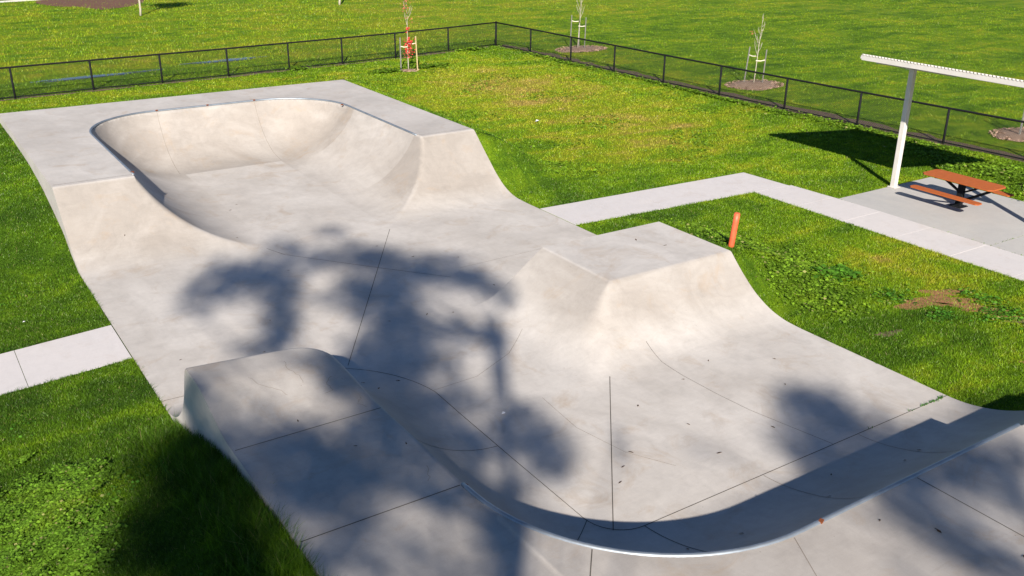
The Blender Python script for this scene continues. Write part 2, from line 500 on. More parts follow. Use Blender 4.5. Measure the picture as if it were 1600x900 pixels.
# tint: 1 = warm ramp concrete, darkened to offset direct sun on slopes, 0 = greyer slabs
vx, vy, vz = VERT.T
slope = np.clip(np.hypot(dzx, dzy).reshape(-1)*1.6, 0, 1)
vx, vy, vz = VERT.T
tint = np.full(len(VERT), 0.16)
tint = tint+0.45*slope+0.30*slope*(dzx.reshape(-1)*0+np.where((vy < 24.2) | (vy > 28.3), 1.0, 0.0))  # steeper faces get a darker colour, evening out the sun they catch
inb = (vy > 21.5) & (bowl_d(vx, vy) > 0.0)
tint = np.where(inb & (bowl_d(vx, vy) < 2.42), np.maximum(tint, 0.28+0.62*smooth(27.6, 29.2, vy)), tint)  # bowl back wall coloured darkest because it faces the sun
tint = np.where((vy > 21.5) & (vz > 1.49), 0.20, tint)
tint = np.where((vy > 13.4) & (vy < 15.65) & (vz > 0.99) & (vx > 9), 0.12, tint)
tint = np.where((vx > 8.8) & (vy > 11.2) & (vy < 15.61), np.minimum(tint, 0.16+0.55*smooth(0.02, 0.5, vz)*(0.65+0.35*smooth(9.6, 10.8, vx))), tint)  # limits the slope darkening at the box foot and left bank
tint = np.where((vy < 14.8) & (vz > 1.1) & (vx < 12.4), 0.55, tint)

PARK = {}
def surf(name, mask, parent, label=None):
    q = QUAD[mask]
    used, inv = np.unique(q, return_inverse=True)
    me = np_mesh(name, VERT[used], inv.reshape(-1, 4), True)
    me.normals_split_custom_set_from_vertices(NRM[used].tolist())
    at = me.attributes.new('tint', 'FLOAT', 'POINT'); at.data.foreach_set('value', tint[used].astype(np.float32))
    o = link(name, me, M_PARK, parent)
    if label: o['label'] = label
    return o

fx, fy, fz = FC.T
steep_y = (np.abs(fy-15.603) < 0.003)
far = (fy > 21.1) & (fz > 0.012)
box_ = (fx > 8.8) & (fy > 11.2) & (fy < 15.61) & ((fz > 0.012) | (steep_y & (fx > 9)))
front = (fy < 15.2) & (fz > 0.012) & ~box_ | ((fx > 12.32) & (fx < 12.34) & (fy < 6))
floor = ~(far | box_ | front)

bowl = empty('bowl_ramp', (8.7, 27, 0), 'large raised concrete bowl ramp with a U shaped lip and side banks at the back', 'skate ramp')
dl = bowl_d(fx, fy)
bk = np.interp(fy, BANK[:, 0], BANK[:, 1])
deck_m = far & (fz > 1.485) & (fy > 23.9)
w_, h_ = 2.35, HB
R_ = (w_*w_+h_*h_)/(2*h_)
trz = np.minimum(circ(dl, w_, R_), HB)
bank_m = far & ~deck_m & (bk <= trz+1e-3) & ((fx < 7.2) | (fx > 10.25)) & (fy < 24.1)
tran_m = far & ~deck_m & ~(bank_m & (fz > 0.02))
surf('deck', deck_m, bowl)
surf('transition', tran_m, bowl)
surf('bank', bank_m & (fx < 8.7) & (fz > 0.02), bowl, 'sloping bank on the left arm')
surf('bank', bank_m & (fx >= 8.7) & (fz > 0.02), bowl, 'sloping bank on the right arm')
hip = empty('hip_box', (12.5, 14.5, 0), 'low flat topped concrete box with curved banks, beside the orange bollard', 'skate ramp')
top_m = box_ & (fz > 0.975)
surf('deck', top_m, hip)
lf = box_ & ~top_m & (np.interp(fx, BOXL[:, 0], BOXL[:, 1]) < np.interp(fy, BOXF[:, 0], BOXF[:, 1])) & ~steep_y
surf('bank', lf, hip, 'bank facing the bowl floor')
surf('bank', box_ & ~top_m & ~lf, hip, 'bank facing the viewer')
qp = empty('quarter_pipe', (5, 8, 0), 'nearest concrete quarter pipe with a curved blue grey lip and rounded nose', 'skate ramp')
fd, fw = front_dw(fx, fy)
qdeck = front & (fd <= 0.0)
nose = qdeck & (fy > 10.93) & (fx < 5.2)
mid_ = qdeck & (fy <= 10.93) & (fy > 8.7) & (fx < 5.2)
# deck joints on the wide near deck
def side(p, q, x, y): return (q[0]-p[0])*(y-p[1])-(q[1]-p[1])*(x-p[0])
near = qdeck & ~nose & ~mid_
n1 = near & (side((5.62, 6.785), (5.25, 6.2), fx, fy) < 0) & (fx < 5.62)
n3 = near & (fx > 9.95) & (fx < 12.33)
n4 = near & (fx >= 12.33)
n2 = near & ~n1 & ~n3 & ~n4
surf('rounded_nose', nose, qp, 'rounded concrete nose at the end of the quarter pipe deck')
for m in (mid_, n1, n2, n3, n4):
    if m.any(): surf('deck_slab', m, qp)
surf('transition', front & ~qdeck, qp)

fl = empty('skate_floor', (9, 14, 0), 'smooth pale grey concrete floor of the skate park', None, None, 'structure')
sJ1 = side((6.10, 14.57), (10.15, 20.98), fx, fy) > 0
sJ2 = side((9.83, 17.32), (7.05, 21.24), fx, fy) < 0
sJ4 = side((7.10, 8.18), (9.84, 11.66), fx, fy) < 0
rest = floor.copy()
for m in ((sJ2 & (fy > 15.6)), (sJ1 & (fy > 13.5)), ((fx > 11.2) & (fy < 12.8)), (sJ4 & (fx > 7.1) & (fy < 13)), (fx > 0)):
    mm = rest & m; rest = rest & ~mm
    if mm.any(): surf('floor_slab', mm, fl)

def wall_strip(pts, parent, zb=-0.35, name='side_wall'):
    P = np.array(pts); n = len(P)
    z = height(P[:, 0], P[:, 1])-0.014
    v = np.concatenate([np.c_[P, z], np.c_[P, np.full(n, zb)]])
    i = np.arange(n-1)
    f = np.stack([i, i+1, i+1+n, i+n], -1)
    me = np_mesh(name, v, f)
    at = me.attributes.new('tint', 'FLOAT', 'POINT'); at.data.foreach_set('value', np.full(2*n, 0.15, np.float32))
    return link(name, me, M_PARK, parent)
def ys(a, b): return np.append(gy[(gy >= a) & (gy < b)], b)
yy = [gy[np.argmin(np.abs(gy-v))] for v in (-1, 15.2, 21.1, 33.15)]
for x in (X0, X1):
    e_ = 1e-4 if x == X0 else -1e-4
    wall_strip([(x, y) for y in ys(yy[0], yy[1])], qp if x == X0 else fl)
    wall_strip([(x, y) for y in ys(yy[1], yy[2])], fl)
    wall_strip([(x, y) for y in ys(yy[2], yy[3])], bowl)
wall_strip([(x, Y1) for x in gx], bowl)

# coping pipes
def coping(name, pts, rad, parent, mat):
    return MB().tube(pts, rad, 10).build(name, mat, parent, True)
pts = []
for y in np.arange(24.02, 28.85, 0.4): pts.append((4.77, y))
for a in np.linspace(math.pi, math.pi/2, 16): pts.append((7.07+2.3*math.cos(a), 28.85+2.3*math.sin(a)))
for x in np.arange(7.4, 10.3, 0.4): pts.append((x, 31.15))
for a in np.linspace(math.pi/2, 0, 16): pts.append((10.33+2.3*math.cos(a), 28.85+2.3*math.sin(a)))
for y in np.arange(28.5, 24.02, -0.4): pts.append((12.63, y))
pts.append((12.63, 24.1))
coping('coping', [(x, y, HB-0.012) for x, y in pts], 0.030, bowl, M_STEEL)
pts = [(12.31, 5.77)]+[(x, 5.77) for x in np.arange(12.0, 7.9, -0.3)]
for a in np.linspace(math.pi*1.5, math.pi, 26): pts.append((7.86+2.8*math.cos(a), 8.57+2.8*math.sin(a)))
coping('coping', [(x, y, HF-0.010) for x, y in pts]+[(5.06, 8.69, HF-0.02)], 0.034, qp, M_STEEL)
for (x, y, z, par) in ((7.15, 31.13, 1.5, bowl), (8.75, 31.13, 1.5, bowl), (10.3, 31.13, 1.5, bowl), (12.5, 29.0, 1.5, bowl), (4.79, 24.2, 1.5, bowl), (8.2, 5.76, 1.2, qp), (5.07, 8.66, 1.17, qp)):
    MB().box((x, y, z+0.008), (0.07, 0.05, 0.03), 0.3).build('rust_stain', M_RUST, par)

# joints between slabs: a filled strip following the surface
def joint(pts, parent, wd=0.012, mat=None, lift=0.0035, cut=0.06, wob=0.0):
    P = [Vector((p[0], p[1], 0)) for p in pts]
    out = []
    for a, b in zip(P[:-1], P[1:]):
        n = max(1, int((b-a).length/cut))
        for i in range(n): out.append(a.lerp(b, i/n))
    out.append(P[-1])
    if wob:
        out = [p+Vector((random.uniform(-wob, wob), random.uniform(-wob, wob), 0)) for p in out]
    A = np.array([(p.x, p.y) for p in out])
    T = np.gradient(A, axis=0); T /= np.maximum(np.linalg.norm(T, axis=1, keepdims=True), 1e-6)
    Nn = np.c_[-T[:, 1], T[:, 0]]
    L = A+Nn*wd/2; Rr = A-Nn*wd/2
    ee = 0.01
    def lift3(Q):
        z = height(Q[:, 0], Q[:, 1])
        gx_ = (height(Q[:, 0]+ee, Q[:, 1])-height(Q[:, 0]-ee, Q[:, 1]))/(2*ee)
        gy_ = (height(Q[:, 0], Q[:, 1]+ee)-height(Q[:, 0], Q[:, 1]-ee))/(2*ee)
        nn = np.c_[-gx_, -gy_, np.ones(len(Q))]; nn /= np.linalg.norm(nn, axis=1, keepdims=True)
        # a coarse grid bridges hollows, so lift a little more where the surface bends
        return np.c_[Q, z]+nn*lift
    v = np.concatenate([lift3(L), lift3(Rr)]); n = len(A)
    i = np.arange(n-1); f = np.stack([i, i+n, i+1+n, i+1], -1)
    return link('joint', np_mesh('joint', v, f), mat or M_JOINT, parent)
J = joint
# floor
J([(6.10, 14.57), (8.06, 17.67), (10.15, 20.98)], fl)
J([(7.00, 21.25), (7.21, 20.62), (8.70, 18.71), (9.83, 17.32)], fl)
J([(9.84, 11.66), (7.105, 8.17)], fl, 0.014)
J([(11.14, 12.2), (11.02, 11.6), (11.0, 11.0), (11.03, 10.2), (11.10, 9.5), (11.25, 8.8), (11.42, 8.04)], fl, 0.008)
arc = [(4.46+2.52*math.cos(a), 12.5+2.52*math.sin(a)) for a in np.linspace(math.radians(8), math.radians(100), 22)]
J([(6.93, 8.62), (6.93, 10.4), (6.94, 12.0)]+arc+[(2.93, 15.02)], qp, 0.012)
arc2 = [(7.53+0.6*math.cos(a), 8.62+0.6*math.sin(a)) for a in np.linspace(math.pi, 1.5*math.pi, 10)]
J(arc2+[(8.6, 8.02), (10.4, 8.02), (12.9, 8.02), (14.37, 8.02)], qp, 0.013)
J([(6.93, 10.81), (6.3, 10.86), (5.6, 10.9), (5.09, 10.93)], qp, 0.010)
J([(6.95, 8.55), (6.4, 8.1), (5.9, 7.4), (5.62, 6.85)], qp, 0.011)
J([(7.53, 8.02), (7.6, 7.3), (7.66, 6.6), (7.7, 5.84)], qp, 0.012)
for xq in (9.83, 12.0):
    J([(xq, 8.0), (xq+0.05, 7.2), (xq+0.03, 6.4), (xq, 5.82)], qp, 0.010, M_FAINT)
J([(6.96, 12.92), (7.86, 12.96), (8.85, 13.43), (9.6, 14.1)], fl, 0.008, M_FAINT)
J([(10.3, 17.7), (12.0, 17.75), (14.37, 17.78)], fl, 0.008, M_FAINT)
a3 = [(10.3-0.0, 17.7), (9.9, 17.4), (9.55, 16.9), (9.35, 16.2), (9.25, 15.7)]
J([(8.4, 11.7), (8.3, 10.6), (8.5, 9.6), (8.9, 8.9)], fl, 0.007, M_FAINT)
# deck joints
J([(2.93, 10.93), (5.03, 10.93)], qp, 0.013)
J([(2.93, 8.70), (5.03, 8.70)], qp, 0.015)
J([(5.62, 6.80), (5.28, 6.4), (4.2, 5.0), (3.2, 3.8)], qp, 0.013)
J([(9.96, 5.72), (9.95, 4.3), (9.95, 2.0), (9.95, -0.9)], qp, 0.013)
J([(7.7, 5.72), (7.1, 4.6), (6.4, 3.5), (5.5, 2.0)], qp, 0.008, M_FAINT)
# bowl
J([(7.15, 31.12), (7.12, 30.4), (7.1, 29.6), (7.07, 28.85)], bowl, 0.010, M_FAINT)
J([(10.3, 31.12), (10.27, 30.4), (10.25, 29.6), (10.25, 28.85)], bowl, 0.010, M_FAINT)
J([(2.95, 24.02), (4.74, 24.02)], bowl, 0.010, M_FAINT)
J([(12.66, 24.02), (14.36, 24.02)], bowl, 0.010, M_FAINT)
# hairline cracks on the nose
for pts_ in ([(4.25, 12.6), (4.22, 12.35), (4.3, 12.1), (4.26, 11.9)], [(4.75, 11.95), (4.6, 11.85), (4.62, 11.65), (4.45, 11.6)],
             [(4.9, 11.35), (4.82, 11.2), (4.88, 11.0)], [(3.6, 12.3), (3.72, 12.05), (3.95, 11.9), (4.0, 11.7)], [(4.9, 9.3), (4.8, 9.1), (4.72, 8.95)]):
    p2 = []
    for a, b in zip(pts_[:-1], pts_[1:]):
        for k in range(4): p2.append((a[0]+(b[0]-a[0])*k/4+random.uniform(-.02, .02), a[1]+(b[1]-a[1])*k/4+random.uniform(-.02, .02)))
    joint(p2, qp, 0.005, M_FAINT).name = 'crack'
# white chalk stroke on the transition
joint([(5.13, 10.95), (5.35, 10.72), (5.5, 10.45)], qp, 0.014, M_LITTER).name = 'chalk_mark'

# ------------------------------------------------------------------ ground
GL = np.array([(-50,1.1),(7,1.12),(9,1.10),(10.1,1.0),(11.1,.88),(12.15,.64),(13.0,.30),(13.6,.12),(14.3,0),(22.0,0),(22.7,.25),(23.3,.55),(24.6,.82),(25.5,1.0),(27.4,1.2),(30,1.26),(33.15,1.22),(38,0),(400,0)])
def ground_z(X, Y):
    X = np.asarray(X, float); Y = np.asarray(Y, float)
    z = np.zeros_like(X)
    # left embankment
    gl = np.interp(Y, GL[:, 0], GL[:, 1])
    dL = np.maximum(X0-X, 0)
    z = np.where(X <= X0, gl*(1-smooth(0.1, 3.6, dL))*(1-0.0), z)
    # right embankment against the banks
    e1 = np.where((Y > 21.1) & (Y <= Y1), np.maximum(np.minimum(np.interp(Y, BANK[:, 0], BANK[:, 1]), 1.5)-0.10, 0), 0)
    e2 = np.where((Y > 11.2) & (Y <= 15.6), np.maximum(np.minimum(np.interp(Y, BOXF[:, 0], BOXF[:, 1]), 1.0)-0.09, 0), 0)
    e2 = np.where((Y > 15.6), 0.91*(1-smooth(15.6, 17.6, Y)), e2)
    yb = np.clip(8.02-Y, 0, 2.1)
    e3 = np.where(Y < 8.02, np.maximum(2.7-np.sqrt(2.7**2-yb**2)-0.05, 0), 0)
    er = np.maximum(np.maximum(e1, e2), e3)
    dR = np.maximum(X-X1, 0)
    fall = 1-smooth(0.05, 3.2, dR)
    z = np.where(X >= X1, np.where(Y <= Y1, er*fall, 0), z)
    # back embankment and its corners
    dB = np.maximum(Y-Y1, 0)
    cx = np.where(X < X0, X0-X, np.where(X > X1, X-X1, 0))
    dc = np.hypot(cx, dB)
    z = np.where(Y > Y1, 1.35*(1-smooth(0.05, 4.0, dc)), z)
    und = 0.06*np.sin(X*0.31+1)*np.sin(Y*0.23)+0.05*np.sin(X*0.11+Y*0.17)
    z = z+und*np.maximum(smooth(47, 56, Y), smooth(34, 42, X))
    return z-0.016
def ax_lines(lo, hi, dlo, dhi, step, extra):
    a = list(np.arange(dlo, dhi+1e-6, step))
    x = dlo; s_ = step
    while x > lo: s_ *= 1.35; x -= s_; a.append(max(x, lo))
    x = dhi; s_ = step
    while x < hi: s_ *= 1.35; x += s_; a.append(min(x, hi))
    return np.unique(np.round(np.array(a+list(extra)), 4))
lx = ax_lines(-500, 900, -8, 40, 0.35, [X0, X0+0.06, X1-0.06, X1])
ly = ax_lines(-300, 1200, -6, 56, 0.35, [Y1-0.06, Y1, 15.6])
LX, LY = np.meshgrid(lx, ly)
LZ = ground_z(LX, LY)
inside = (LX > X0+0.01) & (LX < X1-0.01) & (LY < Y1-0.01) & (LY > -3)
LZ = np.where(inside, -0.45, LZ)
def dry_of(X, Y):
    """how yellow the lawn is, from what is seen: greener by edges and weeds, yellower mid-lawn"""
    X = np.asarray(X, float); Y = np.asarray(Y, float)
    v = np.full(X.shape, 0.42)
    def blob(cx, cy, rx, ry, a):
        return a*np.exp(-(((X-cx)/rx)**2+((Y-cy)/ry)**2))
    v = v+blob(22.5, 31, 6.5, 8.5, 0.42)+blob(24.5, 38.5, 6, 6, 0.22)+blob(22, 25, 3.5, 3.5, 0.16)
    v = v-blob(16.2, 26, 1.4, 9, 0.24)-blob(15.5, 30, 1.2, 6, 0.12)
    v = v+blob(19.4, 12.7, 2.6, 1.8, 0.34)+blob(18.6, 8.5, 2.2, 2.4, 0.08)-blob(16.3, 12.6, 1.5, 3.0, 0.22)
    v = v-np.where((X < X0) & (Y < 42), 0.20, 0.0)
    v = v+np.where((X > 31) | (Y > 47), 0.09, 0)
    v = v+np.where(Y > 46, 0.10*smooth(46, 50, Y)*(1-smooth(30, 44, X)), 0)
    v = v+blob(45, 62, 20, 7, 0.18)+blob(10, 52, 14, 3, 0.12)-blob(40, 36, 8, 9, 0.05)
    v = v+blob(9, 42, 12, 1.3, 0.25)
    return np.clip(v, 0, 1)
li = np.arange(LX.size).reshape(LX.shape)
LQ = np.stack([li[:-1, :-1], li[:-1, 1:], li[1:, 1:], li[1:, :-1]], -1).reshape(-1, 4)
gme = np_mesh('lawn', np.stack([LX, LY, LZ], -1).reshape(-1, 3), LQ, True)
at = gme.attributes.new('dry', 'FLOAT', 'POINT'); at.data.foreach_set('value', dry_of(LX, LY).ravel().astype(np.float32))
tag(link('lawn', gme, M_LAWN), 'green lawn and open field around the skate park', None, None, 'structure')

# irregular flat patches (soil, mulch, puddles)
def patch_poly(cx, cy, rx, ry, rot, n=40, rough=0.22, seed=0):
    rg = random.Random(seed); ph = [rg.uniform(0, 6.28) for _ in range(6)]
    out = []
    for i in range(n):
        a = 2*math.pi*i/n
        k = 1+rough*(math.sin(2*a+ph[0])*0.5+math.sin(3*a+ph[1])*0.5+math.sin(5*a+ph[2])*0.4+math.sin(9*a+ph[3])*0.25+math.sin(14*a+ph[4])*0.15)
        x, y = rx*k*math.cos(a), ry*k*math.sin(a)
        out.append((cx+x*math.cos(rot)-y*math.sin(rot), cy+x*math.sin(rot)+y*math.cos(rot)))
    return out
HOLES = []                                       # where no grass grows: (polygon, chance of a blade)
def in_poly(P, X, Y):
    P = np.array(P); res = np.zeros(X.shape, bool); n = len(P)
    j = n-1
    for i in range(n):
        xi, yi = P[i]; xj, yj = P[j]
        c = ((yi > Y) != (yj > Y)) & (X < (xj-xi)*(Y-yi)/(yj-yi+1e-12)+xi)
        res ^= c; j = i
    return res
def patch(name, poly, mat, label, dome=0.0, keep=0.06, lift=0.006, kind='structure'):
    cx = sum(p[0] for p in poly)/len(poly); cy = sum(p[1] for p in poly)/len(poly)
    rings = [1.0, 0.8, 0.55, 0.28]
    v = []; f = []; n = len(poly)
    for k, s_ in enumerate(rings):
        for (x, y) in poly:
            X_, Y_ = cx+(x-cx)*s_, cy+(y-cy)*s_
            v.append((X_, Y_, float(ground_z(X_, Y_))+(lift if k else 0.0)+dome*(1-s_*s_)+(random.uniform(0, .012) if dome else 0)))
    v.append((cx, cy, float(ground_z(cx, cy))+lift+dome))
    for k in range(len(rings)-1):
        for i in range(n):
            j = (i+1) % n
            f.append((k*n+i, k*n+j, (k+1)*n+j, (k+1)*n+i))
    for i in range(n): f.append(((len(rings)-1)*n+i, (len(rings)-1)*n+(i+1) % n, len(v)-1))
    HOLES.append((poly, keep))
    mb = MB(); mb.add(v, f)
    o = mb.build(name, mat, None, True)
    return tag(o, label, None, None, kind)
patch('bare_soil', patch_poly(17.9, 10.7, 0.75, 0.33, -0.35, seed=3, rough=.4), M_DIRT, 'orange bare soil patch in the lawn near the path', keep=0.35)
patch('bare_soil', patch_poly(18.35, 9.95, 0.8, 0.22, -0.95, seed=5, rough=.45), M_DIRT, 'narrow orange soil patch trailing towards the right edge', keep=0.4)
patch('bare_soil', patch_poly(18.55, 10.9, 0.42, 0.20, -0.5, seed=8, rough=.4), M_DIRT, 'small upper orange soil patch in the lawn', keep=0.35)
patch('bare_soil', patch_poly(17.0, 7.9, 0.28, 0.10, -0.6, seed=12, rough=.4), M_DIRT, 'smallest orange soil spot low on the right lawn', keep=0.3)
patch('bare_soil', patch_poly(15.7, 10.2, 0.32, 0.10, -0.3, seed=15, rough=.4), M_DARKDIRT, 'brown straw coloured spot in the lawn by the concrete edge', keep=0.6)
patch('bare_soil', patch_poly(18.7, 8.9, 0.5, 0.16, -0.8, seed=16, rough=.4), M_DARKDIRT, 'dark bare patch at the right side of the lawn', keep=0.4)
# dirt strip outside the right fence line
FB = [(-5.0, 42.9), (-1.7, 43.1), (1.4, 43.3), (4.54, 43.51), (7.6, 43.75), (10.5, 43.92), (13.52, 44.1), (16.55, 44.4), (19.4, 44.65), (22.47, 44.95), (25.9, 45.5), (29.3, 46.1)]
FR = [(29.3, 46.1), (29.44, 42.88), (29.52, 39.4), (29.66, 36.1), (29.78, 32.7), (29.95, 29.33), (30.13, 25.87), (30.33, 22.5), (30.57, 19.06), (30.8, 15.6), (31.0, 12.2), (31.2, 8.8), (31.4, 5.4)]
def strip(name, pts, w0, w1, mat, label, keep, seg=0.5):
    rg = random.Random(4); v = []; f = []; inn = []; outt = []
    for a, b in zip(pts[:-1], pts[1:]):
        a = Vector(a); b = Vector(b); n = max(1, int((b-a).length/seg)); d = (b-a).normalized(); nn = Vector((d.y, -d.x))*-1
        for i in range(n):
            p = a.lerp(b, i/n)
            q0 = p+nn*(w0+rg.uniform(-.1, .1)); q1 = p+nn*(w1+rg.uniform(-.22, .22))
            inn.append((q0.x, q0.y)); outt.append((q1.x, q1.y))
    n = len(inn)
    for (x, y) in inn: v.append((x, y, float(ground_z(x, y))+0.012))
    for (x, y) in outt: v.append((x, y, float(ground_z(x, y))+0.012))
    for i in range(n-1): f.append((i, i+1, i+1+n, i+n))
    HOLES.append((inn+outt[::-1], keep))
    o = MB().add(v, f).build(name, mat)
    return tag(o, label, None, None, 'structure')
strip('dirt_strip', FR, 0.0, 0.85, M_DARKDIRT, 'brown dirt strip along the outside of the right fence', 0.16)
strip('dirt_strip', FB, -0.18, 0.12, M_DARKDIRT, 'thin dirt line under the left fence', 0.35)
# mulch rings under the young trees
patch('mulch_ring', patch_poly(32.7, 42.7, 1.45, 0.95, 0.1, seed=21, rough=.12), M_MULCH, 'pale mulch ring round the young tree behind the fence corner', 0.07, 0.03)
patch('mulch_ring', patch_poly(33.1, 30.3, 1.35, 1.0, 0.0, seed=22, rough=.14), M_MULCH, 'pale mulch ring round the staked sapling behind the middle of the right fence', 0.10, 0.03)
patch('mulch_ring', patch_poly(34.4, 18.3, 1.3, 1.0, 0.0, seed=23, rough=.14), M_MULCH, 'mulch ring behind the fence at the right edge', 0.07, 0.03)
patch('mulch_ring', patch_poly(21.36, 41.4, 0.45, 0.35, 0.0, seed=24, rough=.2), M_MULCH, 'small mulch heap round the red leaved sapling', 0.06, 0.15)
patch('mulch_bed', patch_poly(16.0, 84.0, 5.0, 9.5, -0.1, seed=31, rough=.16), M_REDMULCH, 'dark red brown mulch bed at the upper left', 0.0, 0.35, 0.05)
# puddles in the long grass beyond the left fence
patch('puddle', patch_poly(8.3, 47.2, 2.6, 0.4, 0.12, seed=41, rough=.25), M_WATER, 'shallow puddle in the long grass behind the left fence', 0, 1.0, 0.02)
patch('puddle', patch_poly(14.8, 48.6, 2.2, 0.35, 0.12, seed=42, rough=.25), M_WATER, 'second shallow puddle farther right behind the left fence', 0, 1.0, 0.02)

# ------------------------------------------------------------------ paths, slab by slab
def slab(poly, parent, mat, z=0.0, name='slab', gap=0.005):
    cx = sum(p[0] for p in poly)/len(poly); cy = sum(p[1] for p in poly)/len(poly)
    q = []
    for (x, y) in poly:
        d = Vector((cx-x, cy-y)); L = d.length
        q.append((x+np.sign(cx-x)*gap, y+np.sign(cy-y)*gap))
    o = MB().prism(q, -0.15, z+random.uniform(-0.0015, 0.0015)).build(name, mat, parent)
    HOLES.append((poly, 0.0))
    return o
lp = empty('left_path', (-3, 17.8, 0), 'pale concrete path meeting the park from the left', None, None, 'structure')
def lerp(a, b, t): return (a[0]+(b[0]-a[0])*t, a[1]+(b[1]-a[1])*t)
La, Lb = (2.885, 18.68), (2.885, 16.97)
ex = [2.885, 1.11, -0.7, -2.5, -4.3, -6.1, -7.9, -9.7]
for a, b in zip(ex[:-1], ex[1:]):
    ta = lambda x: 18.68-(2.885-x)*0.125
    tb = lambda x: 16.97-(2.885-x)*0.118
    slab([(b, tb(b)), (a, tb(a)), (a, ta(a)), (b, ta(b))], lp, M_PATH, -0.006)
rp = empty('right_path', (18, 19.5, 0), 'pale concrete path running right then turning towards the viewer', None, None, 'structure')
xs = [14.415, 15.9, 17.5, 19.05, 20.62]
yt = lambda x: 20.40-(x-14.4)*0.0405
yb_ = lambda x: 18.775-(x-14.4)*0.057
for a, b in zip(xs[:-1], xs[1:]): slab([(a, yb_(a)), (b, yb_(b)), (b, yt(b)), (a, yt(a))], rp, M_PATH, -0.004)
slab([(20.62, 18.42), (22.0, 18.34), (21.90, 20.10), (20.62, yt(20.62))], rp, M_PATH, -0.004, 'corner_slab')
yk = [18.42, 16.86, 15.30, 13.75, 12.18, 10.6, 9.0, 7.4, 5.8]
xi = lambda y: 20.60+(18.42-y)*0.008
xo = lambda y: 22.0+0.22*min(1, (20.1-y)/4.0)
for a, b in zip(yk[:-1], yk[1:]):
    slab([(xi(b), b), (xo(b), b), (xo(a), a-0.06*(a > 18)), (xi(a), a)], rp, M_PATH, -0.004)
ss = empty('shelter_slab', (24.5, 14.5, 0), 'grey concrete slab under the picnic table and shelter', None, None, 'structure')
slab([(22.235, 12.1), (26.52, 12.1), (26.50, 16.72), (22.20, 16.72)], ss, M_SLAB, -0.008)
slab([(22.235, 7.5), (26.52, 7.5), (26.52, 12.09), (22.235, 12.09)], ss, M_SLAB, -0.008)

# ------------------------------------------------------------------ grass
PARKP = [(X0-0.01, -5), (X1+0.01, -5), (X1+0.01, Y1+0.01), (X0-0.01, Y1+0.01)]
def scatter(n, lo, hi, dens):
    X = RNG.uniform(lo[0], hi[0], n); Y = RNG.uniform(lo[1], hi[1], n)
    keep = RNG.uniform(0, 1, n) < dens(X, Y)
    X, Y = X[keep], Y[keep]
    ok = ~((X > X0-0.015) & (X < X1+0.015) & (Y < Y1+0.015))
    X, Y = X[ok], Y[ok]
    for poly, k in HOLES:
        P = np.array(poly)
        bb = (X > P[:, 0].min()) & (X < P[:, 0].max()) & (Y > P[:, 1].min()) & (Y < P[:, 1].max())
        if not bb.any(): continue
        ins = np.zeros(X.shape, bool)
        ins[bb] = in_poly(poly, X[bb], Y[bb])
        ok = ~ins | (RNG.uniform(0, 1, len(X)) < k)
        X, Y = X[ok], Y[ok]
    return X, Y
def blades(name, X, Y, hgt, wd, lean, mat, label, cat):
    n = len(X); Z = ground_z(X, Y)-0.005
    a = RNG.uniform(0, 2*np.pi, n); b = RNG.uniform(0, 2*np.pi, n)
    h = hgt*RNG.uniform(0.55, 1.25, n); ww = wd*RNG.uniform(0.7, 1.3, n)
    l_ = lean*RNG.uniform(0.1, 1.0, n)*h
    dx, dy = np.cos(a)*ww/2, np.sin(a)*ww/2
    v = np.empty((n, 3, 3))
    v[:, 0] = np.c_[X-dx, Y-dy, Z]; v[:, 1] = np.c_[X+dx, Y+dy, Z]
    v[:, 2] = np.c_[X+np.cos(b)*l_, Y+np.sin(b)*l_, Z+h*np.sqrt(np.maximum(1-(lean*0.5)**2, .3))]
    f = np.arange(n*3).reshape(n, 3)
    me = np_mesh(name, v.reshape(-1, 3), f)
    at = me.attributes.new('dry', 'FLOAT', 'POINT'); at.data.foreach_set('value', np.repeat(dry_of(X, Y), 3).astype(np.float32))
    return tag(link(name, me, mat), label, cat, None, 'stuff')
def tuft_noise(X, Y, s_=1.0):
    return 0.5+0.25*(np.sin(X*2.1*s_+np.sin(Y*1.7*s_)*1.3)+np.sin(Y*2.6*s_+np.sin(X*1.3*s_)*1.7))
# near left lawn
X, Y = scatter(1300000, (-5.5, 5.5), (2.93, 21), lambda x, y: np.clip((11.5/np.hypot(np.hypot(x, y), 8))**1.4, 0, 1)*np.where(x < y*0.16-2.2, 0.15, 1))
D = np.hypot(np.hypot(X, Y), 8)
blades('lawn_grass', X, Y, 0.036+0.022*tuft_noise(X, Y, 2), 0.0085*D/14, 1.1, M_BLADE, 'short green grass left of the skate park', 'grass')
# long tufts against the left wall of the quarter pipe
X, Y = scatter(60000, (1.9, 6), (2.9, 14.0), lambda x, y: np.clip(1-(2.9-x)/0.9, 0, 1)**1.5*0.9)
blades('long_grass', X, Y, 0.17+0.13*tuft_noise(X, Y, 3), 0.010, 1.1, M_BLADE, 'long unmown grass against the side of the quarter pipe', 'grass')
X, Y = scatter(330000, (-5.5, 21), (2.93, 37), lambda x, y: np.clip((19/np.hypot(x, y))**1.5, 0, 1)*np.where(x < y*0.16-3.5, 0.1, 1))
D = np.hypot(X, Y)
blades('lawn_grass', X, Y, 0.055, 0.014*D/20, 1.0, M_BLADE, 'short green grass left of the bowl', 'grass')
